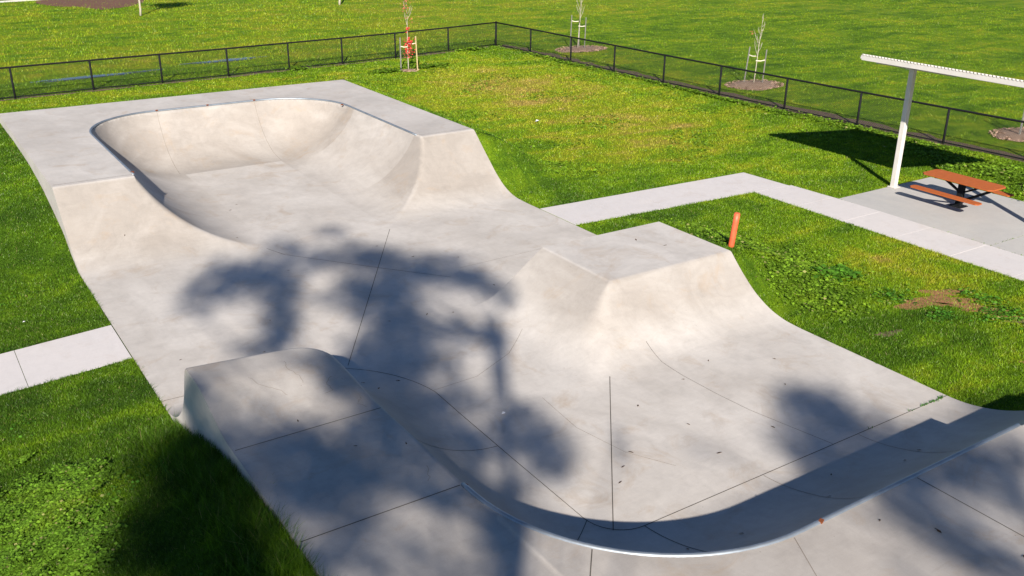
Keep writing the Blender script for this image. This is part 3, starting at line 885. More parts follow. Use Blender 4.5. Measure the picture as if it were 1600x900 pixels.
# right lawns inside the fence
X, Y = scatter(900000, (14.4, 4), (31, 22), lambda x, y: np.clip((18/np.hypot(x, y))**1.7, 0, 1))
D = np.hypot(X, Y)
blades('lawn_grass', X, Y, 0.05+0.015*tuft_noise(X, Y, 2), 0.013*D/19, 1.0, M_BLADE, 'short green grass between the park and the paths', 'grass')
X, Y = scatter(650000, (-6, 20.4), (30.4, 46), lambda x, y: np.clip((24/np.hypot(x, y))**1.2, 0, 1)*np.where(x < X1, np.where(y > Y1, 0.8, 0), 1))
D = np.hypot(X, Y)
blades('lawn_grass', X, Y, 0.055+0.02*tuft_noise(X, Y, 1.5), 0.018*D/26, 1.0, M_BLADE, 'yellowing lawn between the bowl and the fence', 'grass')
# meadow beyond the fence
def outside(x, y):
    fyl = np.interp(x, [p[0] for p in FB], [p[1] for p in FB]); fxr = np.interp(-y, [-p[1] for p in FR], [p[0] for p in FR])
    o = (y > fyl+0.05) & (x < 29.3) | (x > fxr+0.05)
    return np.where(o, np.clip((38/np.hypot(x, y))**2, 0, 1), 0)
X, Y = scatter(900000, (-6, 8), (75, 85), outside)
D = np.hypot(X, Y)
longer = (Y > 46) & (X < 30)
blades('meadow_grass', X, Y, np.where(longer, 0.11, 0.065)*(0.6+0.8*tuft_noise(X, Y, 0.7)), 0.024*D/45, 0.9, M_BLADE, 'longer uneven grass of the open field beyond the fence', 'grass')

# tufts leaning over the concrete edges
ex_, ey_ = [], []
def edge(a, b, nx_, ny_, dens=190):
    L = math.hypot(b[0]-a[0], b[1]-a[1]); n = int(L*dens); t_ = RNG.uniform(0, 1, n)
    dens_m = np.sin(t_*L*3.1+a[0])*0.3+np.sin(t_*L*7.7)*0.3+0.6 > RNG.uniform(0, 1, n)
    t_ = t_[dens_m]; d_ = np.abs(RNG.normal(0.0, 0.03, len(t_)))+0.004
    ex_.append(a[0]+(b[0]-a[0])*t_+nx_*d_); ey_.append(a[1]+(b[1]-a[1])*t_+ny_*d_)
edge((X0, 13.6), (X0, 16.9), -1, 0); edge((X0, 18.7), (X0, 33), -1, 0)
edge((X1, 20.5), (X1, 33), 1, 0, 120); edge((X1, 5.8), (X1, 18.7), 1, 0)
edge((14.42, 20.41), (21.95, 20.12), 0, 1, 120); edge((14.42, 18.76), (20.6, 18.41), 0, -1, 150)
edge((20.6, 18.4), (20.69, 6.5), -1, 0, 150); edge((21.95, 20.1), (22.2, 16.75), 1, 0, 120); edge((22.25, 16.74), (26.5, 16.74), 0, 1, 120)
edge((2.8, 18.69), (-1, 18.2), 0, 1); edge((2.8, 16.95), (-1, 16.5), 0, -1); edge((2.96, Y1), (14.4, Y1), 0, 1, 100)
X, Y = np.concatenate(ex_), np.concatenate(ey_)
blades('edge_tufts', X, Y, 0.065+0.04*tuft_noise(X, Y, 5), 0.011, 1.5, M_BLADE, 'ragged grass tufts along the concrete edges', 'grass')

# broad leaved ground cover: little leaf quads in clumps
def leafcover(name, X, Y, hgt, size, mat, label, cat='ground cover', clump=0):
    n = len(X)
    Z = ground_z(X, Y)+hgt*(0.25+0.75*tuft_noise(X, Y, 4))*RNG.uniform(0.5, 1.0, n)
    th = RNG.uniform(0, 2*np.pi, n); ti = RNG.uniform(-0.7, 0.7, n); si = size*RNG.uniform(0.4, 1.5, n)
    ax = np.c_[np.cos(th), np.sin(th), np.zeros(n)]; ay = np.c_[-np.sin(th)*np.cos(ti), np.cos(th)*np.cos(ti), np.sin(ti)]
    C = np.c_[X, Y, Z]
    v = np.empty((n, 4, 3))
    for k, (a, b) in enumerate(((-1, 0), (0, -0.8), (1, 0), (0, 0.8))):
        v[:, k] = C+ax*(a*si)[:, None]*0.6+ay*(b*si)[:, None]*0.6
    me = np_mesh(name, v.reshape(-1, 3), np.arange(4*n).reshape(n, 4))
    at = me.attributes.new('dry', 'FLOAT', 'POINT'); at.data.foreach_set('value', np.full(4*n, 0.4, np.float32))
    return tag(link(name, me, mat), label, cat, None, 'stuff')
def cluster(spots):
    xs_, ys_ = [], []
    for cx, cy, rx, ry, n in spots:
        xs_.append(RNG.normal(cx, rx*0.6, n)); ys_.append(RNG.normal(cy, ry*0.6, n))
    X = np.concatenate(xs_); Y = np.concatenate(ys_)
    ok = ~((X > X0-0.03) & (X < X1+0.03) & (Y < Y1+0.03))
    return X[ok], Y[ok]
cl = []
for (cx, cy, rx, ry, n) in ((0.75, 12.6, 0.8, 1.0, 95), (0.2, 11.8, 0.6, 0.8, 45), (1.25, 13.1, 0.35, 0.4, 16), (0.6, 11.0, 0.8, 0.7, 60)):
    for k in range(n):
        r_ = random.uniform(0.06, 0.17)
        cl.append((random.gauss(cx, rx*0.55), random.gauss(cy, ry*0.55), r_, r_, int(1500*r_*r_*4)+30))
X, Y = cluster(cl)
leafcover('clover_patch', X, Y, 0.13, 0.034, M_CLOVER, 'lush bright clover patch in the lower left corner')
X, Y = cluster([(16.6, 13.7, 1.0, 1.4, 3800), (15.7, 14.6, 0.7, 0.7, 2200), (16.2, 15.6, 0.8, 0.5, 1200), (15.6, 12.4, 0.6, 1.0, 1500)])
leafcover('weed_patch', X, Y, 0.14, 0.055, M_BUSH, 'bushy green weeds beside the box and the orange bollard')
X, Y = cluster([(17.35, 12.75, 0.30, 0.25, 500), (16.9, 12.9, 0.25, 0.2, 200)])
leafcover('thistle', X, Y, 0.22, 0.085, M_WEED, 'dark green rosette weed in the lawn right of the box', 'weed')
X, Y = cluster([(17.3, 10.1, 0.3, 0.2, 160), (18.4, 9.5, 0.5, 0.35, 520), (18.9, 10.3, 0.3, 0.5, 260), (17.3, 11.3, 0.4, 0.3, 220)])
leafcover('weed_patch', X, Y, 0.10, 0.05, M_WEED, 'dark weeds round the orange soil patches')
X, Y = cluster([(28.8, 16.5, 0.8, 2.2, 2600), (28.0, 13.5, 1.0, 1.6, 1400), (29.9, 21.5, 0.25, 3.0, 1500), (29.5, 30, 0.18, 6, 2200), (29.2, 40, 0.2, 3.5, 1400)])
leafcover('weed_patch', X, Y, 0.15, 0.075, M_BUSH, 'light green weeds growing along the inside of the right fence')
X, Y = cluster([(20.3, 41.6, 0.6, 0.35, 600), (22.6, 41.8, 0.9, 0.4, 900), (27.2, 45.4, 0.8, 0.3, 500), (16.9, 44.2, 0.4, 0.25, 300)])
leafcover('weed_patch', X, Y, 0.20, 0.09, M_BUSH, 'leafy weeds round the red leaved sapling and fence corner')
X, Y = scatter(26000, (14.4, 20.5), (30, 46), lambda x, y: (tuft_noise(x, y, 0.55) > 0.66)*0.8)
leafcover('clover_spots', X, Y, 0.07, 0.075, M_BUSH, 'scattered clover spots in the yellowing lawn')
X, Y = scatter(30000, (-5, 5.5), (2.9, 26), lambda x, y: (tuft_noise(x, y, 0.8) > 0.80)*0.7)
leafcover('clover_spots', X, Y, 0.06, 0.035, M_WEED, 'scattered dark broad leaves in the left lawn')

for (cx, cy, rx, ry, lb) in ((32.7, 42.7, 1.45, 0.95, 'loose wood chips round the young tree near the fence corner'), (33.1, 30.3, 1.35, 1.0, 'loose wood chips round the middle staked sapling'), (34.4, 18.3, 1.3, 1.0, 'loose wood chips at the right edge of the picture'), (21.36, 41.4, 0.45, 0.35, 'loose wood chips round the red leaved sapling')):
    n = int(1500*rx*ry)+60; a = RNG.uniform(0, 6.28, n); q = np.sqrt(RNG.uniform(0, 1.25, n))
    o = leafcover('mulch_chips', cx+np.cos(a)*q*rx, cy+np.sin(a)*q*ry, 0.07, 0.06, M_CHIP, lb, 'mulch')
# ------------------------------------------------------------------ chain link fence
fence = empty('chain_link_fence', (29.3, 46.1, 0), 'low black chain link fence turning a corner behind the skate park', 'fence')
FH = 1.25
def gz(x, y): return float(ground_z(x, y))
post_me = None
for i, (x, y) in enumerate(FB[:-1]+FR):
    cor = (i == len(FB)-1)
    mb = MB().tube([(0, 0, -0.3), (0, 0, FH+(0.06 if cor else 0.0))], 0.055 if cor else 0.042, 8)
    if cor: o = mb.build('post', M_BLACK, fence, True)
    else:
        if post_me is None:
            post_me = mb.mesh('post', True); post_me.materials.append(M_BLACK)
        o = link('post', post_me, None, fence)
    o.location = o.location+Vector((x, y, 0))
for pts in (FB, FR):
    MB().tube([(x, y, FH) for x, y in pts], 0.038, 6).build('top_rail', M_BLACK, fence, True)
    MB().tube([(x, y, 0.07) for x, y in pts], 0.026, 6).build('bottom_rail', M_BLACK, fence, True)
def chain(a, b):
    a = Vector((*a, 0)); b = Vector((*b, 0)); L = (b-a).length; d = (b-a)/L; nrm = Vector((d.y, -d.x, 0))
    z0, z1 = 0.06, FH; H = z1-z0; p = 0.085; t = 0.0030
    vs = []; fs = []
    k = -int(H/p)-1
    while k*p < L:
        for sgn in (1, -1):
            # line s = k*p + q (sgn=1) or reversed
            s0, s1 = k*p, k*p+H
            c0, c1 = max(s0, 0), min(s1, L)
            if c1 <= c0: continue
            za, zb = z0+(c0-s0), z0+(c1-s0)
            if sgn < 0: za, zb = z1-(c0-s0), z1-(c1-s0)
            p0 = a+d*c0+Vector((0, 0, za))+nrm*0.002*sgn; p1 = a+d*c1+Vector((0, 0, zb))+nrm*0.002*sgn
            dr = (p1-p0).normalized(); sd_ = dr.cross(nrm)
            n = len(vs)
            vs += [p0+sd_*t*1.3, p0-sd_*t*0.9+nrm*t, p0-sd_*t*0.9-nrm*t, p1+sd_*t*1.3, p1-sd_*t*0.9+nrm*t, p1-sd_*t*0.9-nrm*t]
            fs += [(n, n+1, n+4, n+3), (n+1, n+2, n+5, n+4), (n+2, n, n+3, n+5)]
        k += 1
    o = MB().add(vs, fs).build('wire_mesh', M_WIRE, fence)
    o['kind'] = 'stuff'
for pts in (FB, FR):
    for a, b in zip(pts[:-1], pts[1:]): chain(a, b)

# ------------------------------------------------------------------ shelter
sh = empty('picnic_shelter', (24.55, 14.6, 0), 'open picnic shelter with a tilted corrugated roof on cream steel posts', 'shelter')
RX0, RX1, RY0, RY1, RZ = 22.78, 26.8, 11.95, 17.05, 3.90
sl = -0.187
def rz(x): return RZ+(x-RX0)*sl
for y in (16.62, 12.22):
    mb = MB().box((24.55, y, rz(24.55)/2-0.06), (0.15, 0.15, rz(24.55)-0.10))
    p = bevel(mb.build('post', M_WHITE, sh), 0.008)
    MB().box((24.55, y, 0.006), (0.26, 0.26, 0.016)).build('base_plate', M_WHITE, p)
    MB().box((24.55, y, rz(24.55)-0.12), (0.22, 0.34, 0.02)).build('cap_plate', M_WHITE, p)
ang = math.atan(sl)
R3 = Matrix.Rotation(-ang, 3, 'Y')
for y in (16.62, 12.22):
    MB().box(((RX0+RX1)/2, y, rz((RX0+RX1)/2)-0.085), ((RX1-RX0)/math.cos(ang)-0.25, 0.08, 0.10), 0, R3).build('rafter', M_WHITE, sh)
for x in (23.6, 25.0, 26.2):
    MB().box((x, (RY0+RY1)/2, rz(x)-0.03), (0.06, RY1-RY0-0.16, 0.05)).build('purlin', M_WHITE, sh)
for x in (RX0, RX1):
    bevel(MB().box((x, (RY0+RY1)/2, rz(x)-0.045), (0.04, RY1-RY0, 0.125)).build('fascia', M_WHITE, sh), 0.004)
for y in (RY0-0.02, RY1+0.02):
    MB().box(((RX0+RX1)/2, y, rz((RX0+RX1)/2)-0.03), ((RX1-RX0)/math.cos(ang)+0.04, 0.03, 0.09), 0, R3).build('fascia', M_WHITE, sh)
prof = []
pitch = 0.1; y = RY0
while y < RY1-0.05:
    prof += [(y, 0.02), (y+0.045, 0.02), (y+0.058, 0.058), (y+0.088, 0.058)]; y += pitch
prof.append((RY1, 0.02))
vs = []; fs = []; n = len(prof)
for x in (RX0-0.03, RX1+0.03):
    for (yy_, zz) in prof: vs.append((x, yy_, rz(x)+zz))
    for (yy_, zz) in prof: vs.append((x, yy_, rz(x)+zz-0.006))
for i in range(n-1):
    fs.append((i, 2*n+i, 2*n+i+1, i+1)); fs.append((n+i, n+i+1, 3*n+i+1, 3*n+i))
    fs.append((i, i+1, n+i+1, n+i)); fs.append((2*n+i, 3*n+i, 3*n+i+1, 2*n+i+1))
MB().add(vs, fs).build('roof_sheet', M_WHITE, sh)

# ------------------------------------------------------------------ picnic table
TX, TY = 24.50, 14.47
tb = empty('picnic_table', (TX, TY, 0), 'terracotta topped picnic table with attached benches on a black pedestal', 'picnic table')
def plank(cx, cy, wd, ln, z, th, parent, cut=0.06, name='plank', cutl=True, cutr=True):
    x0, x1, y0, y1 = cx-wd/2, cx+wd/2, cy-ln/2, cy+ln/2
    cl = cut if cutl else 0.004; cr = cut if cutr else 0.004
    poly = [(x0+cl, y0), (x1-cr, y0), (x1, y0+cr), (x1, y1-cr), (x1-cr, y1), (x0+cl, y1), (x0, y1-cl), (x0, y0+cl)]
    return bevel(MB().prism(poly, z-th, z).build(name, M_ORANGE, parent), 0.005)
top = empty('table_top', (TX, TY, 0.7)); top.parent = tb; top.location = (0, 0, 0.7)
for k, dx in enumerate((-0.267, 0.0, 0.267)):
    plank(TX+dx, TY, 0.262, 2.12, 0.765, 0.035, top, 0.10, 'plank', k == 0, k == 2)
for sx in (-1, 1):
    bx = TX+sx*0.75
    be = empty('bench', (0, 0, 0)); be.parent = tb; be.location = (sx*0.75, 0, 0.4)
    plank(bx-0.072, TY, 0.14, 2.08, 0.455, 0.03, be, 0.06, 'plank', True, False)
    plank(bx+0.072, TY, 0.14, 2.08, 0.455, 0.03, be, 0.06, 'plank', False, True)
MB().box((TX, TY, 0.36), (0.13, 0.16, 0.72)).build('pedestal', M_BLACK, tb)
bp = MB().box((TX, TY, 0.006), (0.36, 0.36, 0.018)).build('base_plate', M_BLACK, tb)
for i in (-1, 1):
    for j in (-1, 1): MB().tube([(TX+i*.14, TY+j*.14, 0.01), (TX+i*.14, TY+j*.14, 0.04)], 0.014, 6).build('bolt', M_BLACK, bp)
for sx in (-1, 1):
    for sy in (-1, 1):
        MB().bar((TX+sx*0.03, TY+sy*0.06, 0.16), (TX+sx*0.72, TY+sy*0.42, 0.40), 0.05, 0.06).build('brace', M_BLACK, tb)
        MB().bar((TX, TY+sy*0.05, 0.40), (TX+sx*0.02, TY+sy*0.62, 0.70), 0.05, 0.05).build('brace', M_BLACK, tb)
    MB().bar((TX+sx*0.75, TY-0.55, 0.41), (TX+sx*0.75, TY+0.55, 0.41), 0.05, 0.03).build('bench_rail', M_BLACK, tb)
for sy in (-1, 1):
    MB().bar((TX-0.36, TY+sy*0.62, 0.715), (TX+0.36, TY+sy*0.62, 0.715), 0.05, 0.03).build('top_rail', M_BLACK, tb)

# ------------------------------------------------------------------ bollard
bz = gz(14.84, 13.77)
bo = empty('orange_bollard', (14.84, 13.77, bz), 'orange flexible bollard leaning beside the hip box', 'bollard')
pts = [(14.84+0.05*t, 13.77-0.05*t, bz-0.1+0.87*t) for t in np.linspace(0, 1, 6)]
MB().tube(pts, 0.066, 16).build('post', M_BOLL, bo, True)
px, py, pz = pts[-1]
MB().tube([(px, py, pz), (px, py-0.001, pz+0.012), (px, py-0.002, pz+0.02)], [0.066, 0.058, 0.035], 16).build('cap', M_BOLL, bo, True)

# ------------------------------------------------------------------ young trees
def twig_tree(name, base, hgt, lean, rad, nb, label, bark, leafm=None, leafn=0, seed=1, spread=0.35, leafat=None, hfork=0.45, parent_cat='young tree'):
    rg = random.Random(seed); x, y = base; z = gz(x, y)
    t = empty(name, (x, y, z), label, parent_cat)
    top = Vector((x+lean[0], y+lean[1], z+hgt))
    P = []
    for k in range(9):
        s_ = k/8; P.append(Vector((x, y, z-0.05)).lerp(top, s_)+Vector((math.sin(s_*7+seed)*0.02, math.cos(s_*5+seed)*0.02, 0))*min(1, s_*3))
    MB().tube(P, [rad*(1-0.82*k/8) for k in range(9)], 7).build('trunk', bark, t, True)
    cr = MB(); tips = []
    for i in range(nb):
        s_ = hfork+(1-hfork)*(i+0.3)/nb*0.95
        p = P[0].lerp(top, s_); a = rg.uniform(0, 6.28); L = hgt*spread*(1.15-s_)*rg.uniform(0.6, 1.2)
        q = p+Vector((math.cos(a)*L*0.45, math.sin(a)*L*0.45, L*0.9))
        m = p.lerp(q, 0.5)+Vector((math.cos(a)*0.04, math.sin(a)*0.04, -0.02))
        cr.tube([p, m, q], [rad*0.45, rad*0.33, rad*0.14], 5); tips += [m, q]
        for j in range(2):
            a2 = a+rg.uniform(-1.2, 1.2); mm = p.lerp(q, rg.uniform(.4, .8))
            qq = mm+Vector((math.cos(a2)*L*0.22, math.sin(a2)*L*0.22, L*0.35)); cr.tube([mm, qq], [rad*0.2, rad*0.1], 4); tips.append(qq)
    cr.build('twigs', bark, t, True)
    if leafm:
        for mat, lst in leafm:
            vs = []; fs = []
            for (cx, cy, cz, sp, n) in lst:
                for k in range(n):
                    c = Vector((x+cx+rg.gauss(0, sp), y+cy+rg.gauss(0, sp), z+cz+rg.gauss(0, sp*1.3)))
                    a = Vector((rg.uniform(-1, 1), rg.uniform(-1, 1), rg.uniform(-1, 1))).normalized()*0.045
                    b = a.orthogonal().normalized()*0.035
                    m = len(vs); vs += [c-a, c-b, c+a, c+b]; fs.append((m, m+1, m+2, m+3))
            MB().add(vs, fs).build('leaves', mat, t)
    return t
def stake(base, h, mat, label, lean=(0, 0), w_=0.045, tie_to=None, tz=None):
    x, y = base; z = gz(x, y)
    s_ = empty('tree_stake', (x, y, z), label, 'stake', 'wooden stakes round the young trees')
    MB().bar((x, y, z-0.1), (x+lean[0], y+lean[1], z+h), w_).build('post', mat, s_)
    if tie_to:
        a = Vector((x+lean[0]*tz/h, y+lean[1]*tz/h, z+tz)); b = Vector((tie_to[0], tie_to[1], z+tz-0.02)); m = a.lerp(b, 0.5)-Vector((0, 0, 0.03))
        tie = MB(); tie.bar(a, m, 0.008, 0.035); tie.bar(m, b, 0.008, 0.035); tie.build('tie', M_TIE, s_)
    return s_
# red leaved sapling inside the fence; camera looks along (0.51,0.77), so "right" is (0.836,-0.549)
RV = Vector((0.836, -0.549))
def off(b, r_, dth=0): return (b[0]+RV.x*r_+0.549*dth, b[1]+RV.y*r_+0.836*dth)
b = (21.36, 41.4)
twig_tree('young_tree', b, 3.3, (0.05, 0.1), 0.028, 5, 'thin sapling with red leaves between two stakes in front of the left fence', M_PALEBARK,
          [(M_RED, [(0.05, -0.05, 1.30, 0.10, 110), (0.0, 0, 0.95, 0.12, 50), (0.02, 0, 1.95, 0.06, 26)]), (M_RUSTLEAF, [(-0.1, 0.05, 2.95, 0.10, 26), (-0.05, 0, 3.25, 0.07, 22), (0, 0, 0.75, 0.12, 30), (0.1, 0, 2.3, 0.1, 10)])], 0, 3, 0.42, None, 0.62)
stake(off(b, -0.36), 1.55, M_GSTAKE, 'grey stake on the left of the red leaved sapling', (0, 0), 0.045, b, 1.15)
stake(off(b, 0.44), 1.62, M_STAKE, 'yellow wooden stake on the right of the red leaved sapling', (-0.05, 0.04), 0.042, b, 1.30)
b = (32.6, 42.9)
twig_tree('young_tree', b, 3.9, (0.3, 0.1), 0.027, 12, 'bare pale sapling in the mulch ring nearest the fence corner', M_PALEBARK, None, 0, 5, 0.30, None, 0.35)
stake(off(b, -0.42), 1.8, M_GSTAKE, 'weathered stake left of the pale sapling near the fence corner', (0.05, 0), 0.036, b, 1.5)
stake(off(b, 0.36, -0.1), 1.7, M_GSTAKE, 'weathered stake right of the pale sapling near the fence corner', (0.04, 0), 0.036, b, 1.25)
stake(off(b, 0.1, 0.7), 1.5, M_GSTAKE, 'stake hidden behind the pale sapling near the fence corner', (0, 0), 0.045)
b = (33.13, 30.38)
twig_tree('young_tree', b, 3.1, (0.3, 0.1), 0.026, 10, 'thin bare sapling in the middle mulch ring behind the right fence', M_PALEBARK,
          [(M_RUSTLEAF, [(-0.25, 0.1, 2.35, 0.05, 8)])], 0, 8, 0.30, None, 0.40)
stake(off(b, -0.38, 0.25), 1.65, M_GSTAKE, 'weathered stake left of the sapling in the middle mulch ring', (0.12, -0.04), 0.038, b, 1.3)
stake(off(b, 0.42, 0.1), 1.55, M_GSTAKE, 'dark stake right of the sapling in the middle mulch ring', (0.04, -0.02), 0.038, b, 1.1)
b = (34.35, 18.15)
twig_tree('young_tree', b, 2.6, (0.1, 0), 0.03, 8, 'sapling in the mulch ring behind the fence at the right edge', M_BARK,
          [(M_RUSTLEAF, [(0, 0, 1.9, 0.2, 40)])], 0, 9, 0.35, None, 0.4)
stake(off(b, -0.35), 1.4, M_GSTAKE, 'weathered stake by the sapling at the right edge', (0.03, 0), 0.05, b, 1.1)
# trunks at the top of the picture
def field_tree(base, h, rad, label, bark, seed):
    x, y = base; rg = random.Random(seed)
    t = empty('field_tree', (x, y, gz(x, y)), label, 'tree')
    pts = [(x+0.06*math.sin(k), y, gz(x, y)-0.1+h*0.55*k/6) for k in range(7)]
    MB().tube(pts, [rad*(1-0.07*k) for k in range(7)], 9).build('trunk', bark, t, True)
    cr = MB(); lv = []; lf = []
    for i in range(14):
        a = rg.uniform(0, 6.28); z0 = pts[-1][2]-rg.uniform(0, 0.35)*h*0.5; L = rg.uniform(.5, 1)*h*0.3
        q = Vector((x+math.cos(a)*L*0.6, y+math.sin(a)*L*0.6, z0+L)); cr.tube([(x, y, z0), q], [rad*.4, rad*.12], 5)
        for k in range(170):
            c = q+Vector((rg.gauss(0, .35), rg.gauss(0, .35), rg.gauss(0, .3)))
            u_ = Vector((rg.uniform(-1, 1), rg.uniform(-1, 1), rg.uniform(-1, 1))).normalized()*0.09; v_ = u_.orthogonal().normalized()*0.04
            m = len(lv); lv += [c-u_, c-v_, c+u_, c+v_]; lf.append((m, m+1, m+2, m+3))
    cr.build('branches', bark, t, True); MB().add(lv, lf).build('crown', M_GUMLEAF, t)
field_tree((15.6, 68.9), 5.5, 0.075, 'tree with a pale bare trunk beside the mulch bed at the upper left', M_PALEBARK, 2)
field_tree((29.9, 68.8), 4.5, 0.09, 'small tree whose pale trunk base shows at the top edge', M_PALEBARK, 6)
# kerb and low rail at the top-left corner
kerb = MB().bar((4.0, 80.8, 0.03), (14.2, 83.0, 0.03), 0.25, 0.18).build('kerb', M_PATH)
tag(kerb, 'pale kerb line in the upper left corner', None, None, 'structure')
for (x, y, lb) in ((10.0, 83.6, 'left white post at the top left corner'), (11.9, 84.0, 'right white post at the top left corner')):
    p_ = MB().tube([(x, y, 0), (x, y, 0.9)], 0.06, 8).build('marker_post', M_WHITE, None, True)
    tag(p_, lb, 'post', 'white posts at the top left')

# ------------------------------------------------------------------ weeds in the joint
wv = []; wf = []
rw = random.Random(9)
for (cx, n) in ((14.2, 60), (13.95, 45), (13.75, 30), (13.4, 8), (12.3, 5)):
    for k in range(n):
        x = cx+rw.gauss(0, .05); y = 8.02+rw.gauss(0, .015); a = rw.uniform(0, 6.28); h = rw.uniform(.015, .045); m = len(wv)
        if x > X1-0.02: continue
        wv += [(x-.006*math.sin(a), y+.006*math.cos(a), 0.002), (x+.006*math.sin(a), y-.006*math.cos(a), 0.002), (x+math.cos(a)*h, y+math.sin(a)*h, h)]; wf.append((m, m+1, m+2))
tag(MB().add(wv, wf).build('joint_weeds', M_WEED), 'tiny green weeds in the slab joint at the right edge of the concrete', 'weeds', None, 'stuff')

# ------------------------------------------------------------------ small litter
rl = random.Random(5)
lm = MB().add([(-0.035, 0, 0.004), (-0.01, -0.014, 0.010), (0.03, 0, 0.018), (0, 0.014, 0.008), (0.045, 0.003, 0.010)], [(0, 1, 3), (1, 2, 3), (2, 1, 4)]).mesh('fallen_leaf')
lm.materials.append(M_DEADLEAF)
def leaf(x, y, s_=1.0):
    o = bpy.data.objects.new('fallen_leaf', lm); COL.objects.link(o)
    e_ = 0.03
    z = float(height(x, y)); nx_ = -(float(height(x+e_, y))-float(height(x-e_, y)))/(2*e_); ny_ = -(float(height(x, y+e_))-float(height(x, y-e_)))/(2*e_)
    nv = Vector((nx_, ny_, 1)).normalized()
    o.location = (x, y, z+0.002)
    o.rotation_mode = 'QUATERNION'
    o.rotation_quaternion = nv.to_track_quat('Z', 'Y') @ Vector((0, 0, 1)).rotation_difference(Vector((0, 0, 1))) @ Matrix.Rotation(rl.uniform(0, 6.28), 3, 'Z').to_quaternion()
    o.scale = (s_, s_, s_)
    if y > 21.5: lb = 'small dark fallen leaf inside the large bowl'
    elif 13.3 < y < 15.6 and x > 11: lb = 'small dark fallen leaf on the flat top of the hip box'
    elif y > 15.6: lb = 'small dark fallen leaf on the open floor between bowl and box'
    elif x < 5.06 and y > 6: lb = 'small dark fallen leaf on the shaded deck beside the rounded nose'
    elif y < 5.77: lb = 'dark gum leaf on the near deck in the lower right corner'
    elif y < 8.02 or (x < 6.93 and y < 13): lb = 'dark fallen leaf lying in the shaded curve of the quarter pipe'
    elif y > 12.8: lb = 'dark fallen leaf near the foot of the rounded nose'
    else: lb = 'dark fallen leaf on the near floor between the box and the quarter pipe'
    tag(o, lb, 'leaf', 'fallen leaves: '+lb)
for (x, y, s_) in ((9.6, 10.6, 1.5), (9.9, 9.7, 1.3), (8.56, 9.55, 1.6), (9.7, 8.8, 1.5), (11.0, 8.9, 1.5), (12.1, 7.0, 1.3), (11.6, 6.9, 1.4), (10.9, 10.9, 1.1),
                   (9.7, 18.9, 1.3), (10.6, 18.3, 1.3), (8.9, 15.6, 1.2), (8.4, 15.8, 1.3), (7.6, 15.9, 1.0), (9.2, 4.9, 1.6), (9.6, 4.1, 1.5), (8.8, 5.4, 1.1), (7.9, 9.0, 1.2),
                   (7.55, 7.2, 1.3), (8.3, 7.0, 1.4), (6.6, 7.9, 1.2), (6.3, 8.3, 1.0), (6.0, 13.7, 1.3), (6.1, 13.3, 1.5), (6.6, 13.55, 1.3), (12.3, 9.8, 1.2), (11.8, 11.2, 1.0),
                   (8.2, 9.3, 1.2), (4.3, 10.2, 0.9), (4.9, 9.9, 0.9), (3.9, 11.2, 0.9), (7.2, 24.6, 1.2), (7.5, 25.0, 1.1), (6.6, 22.2, 1.2), (9.3, 20.0, 1.1), (5.9, 25.9, 1.1),
                   (1.2+2.9, 22.6, 1.0), (13.1, 14.9, 1.4), (13.4, 14.3, 1.3), (5.6, 17.2, 1.0), (5.0, 15.9, 1.0), (6.9, 19.6, 1.0), (10.4, 16.4, 1.1), (12.9, 10.6, 1.0),
                   (7.0, 6.95, 1.0), (7.3, 6.8, 0.9), (6.9, 7.5, 0.9), (9.9, 6.9, 1.1), (10.6, 7.4, 1.0), (3.6, 16.4, 0.9), (11.2, 5.0, 1.2)):
    leaf(x, y, s_*0.85)
def scrap(x, y, z, s_, label):
    o = MB().add([(x-s_, y, z), (x, y-s_*.6, z+s_*.3), (x+s_, y+s_*.2, z+s_*.15), (x, y+s_*.7, z+s_*.5), (x-s_*.4, y+s_*.4, z+s_*.2)], [(0, 1, 3, 4), (1, 2, 3)]).build('paper_scrap', M_LITTER)
    tag(o, label, 'litter')
scrap(20.35, 29.1, 0.04, 0.10, 'white scrap of litter on the lawn behind the bowl')
scrap(7.55, 11.6, 0.006, 0.045, 'white paper scrap on the shaded concrete floor')
scrap(1.45, 19.6, 0.05, 0.03, 'tiny white scrap in the grass above the left path')

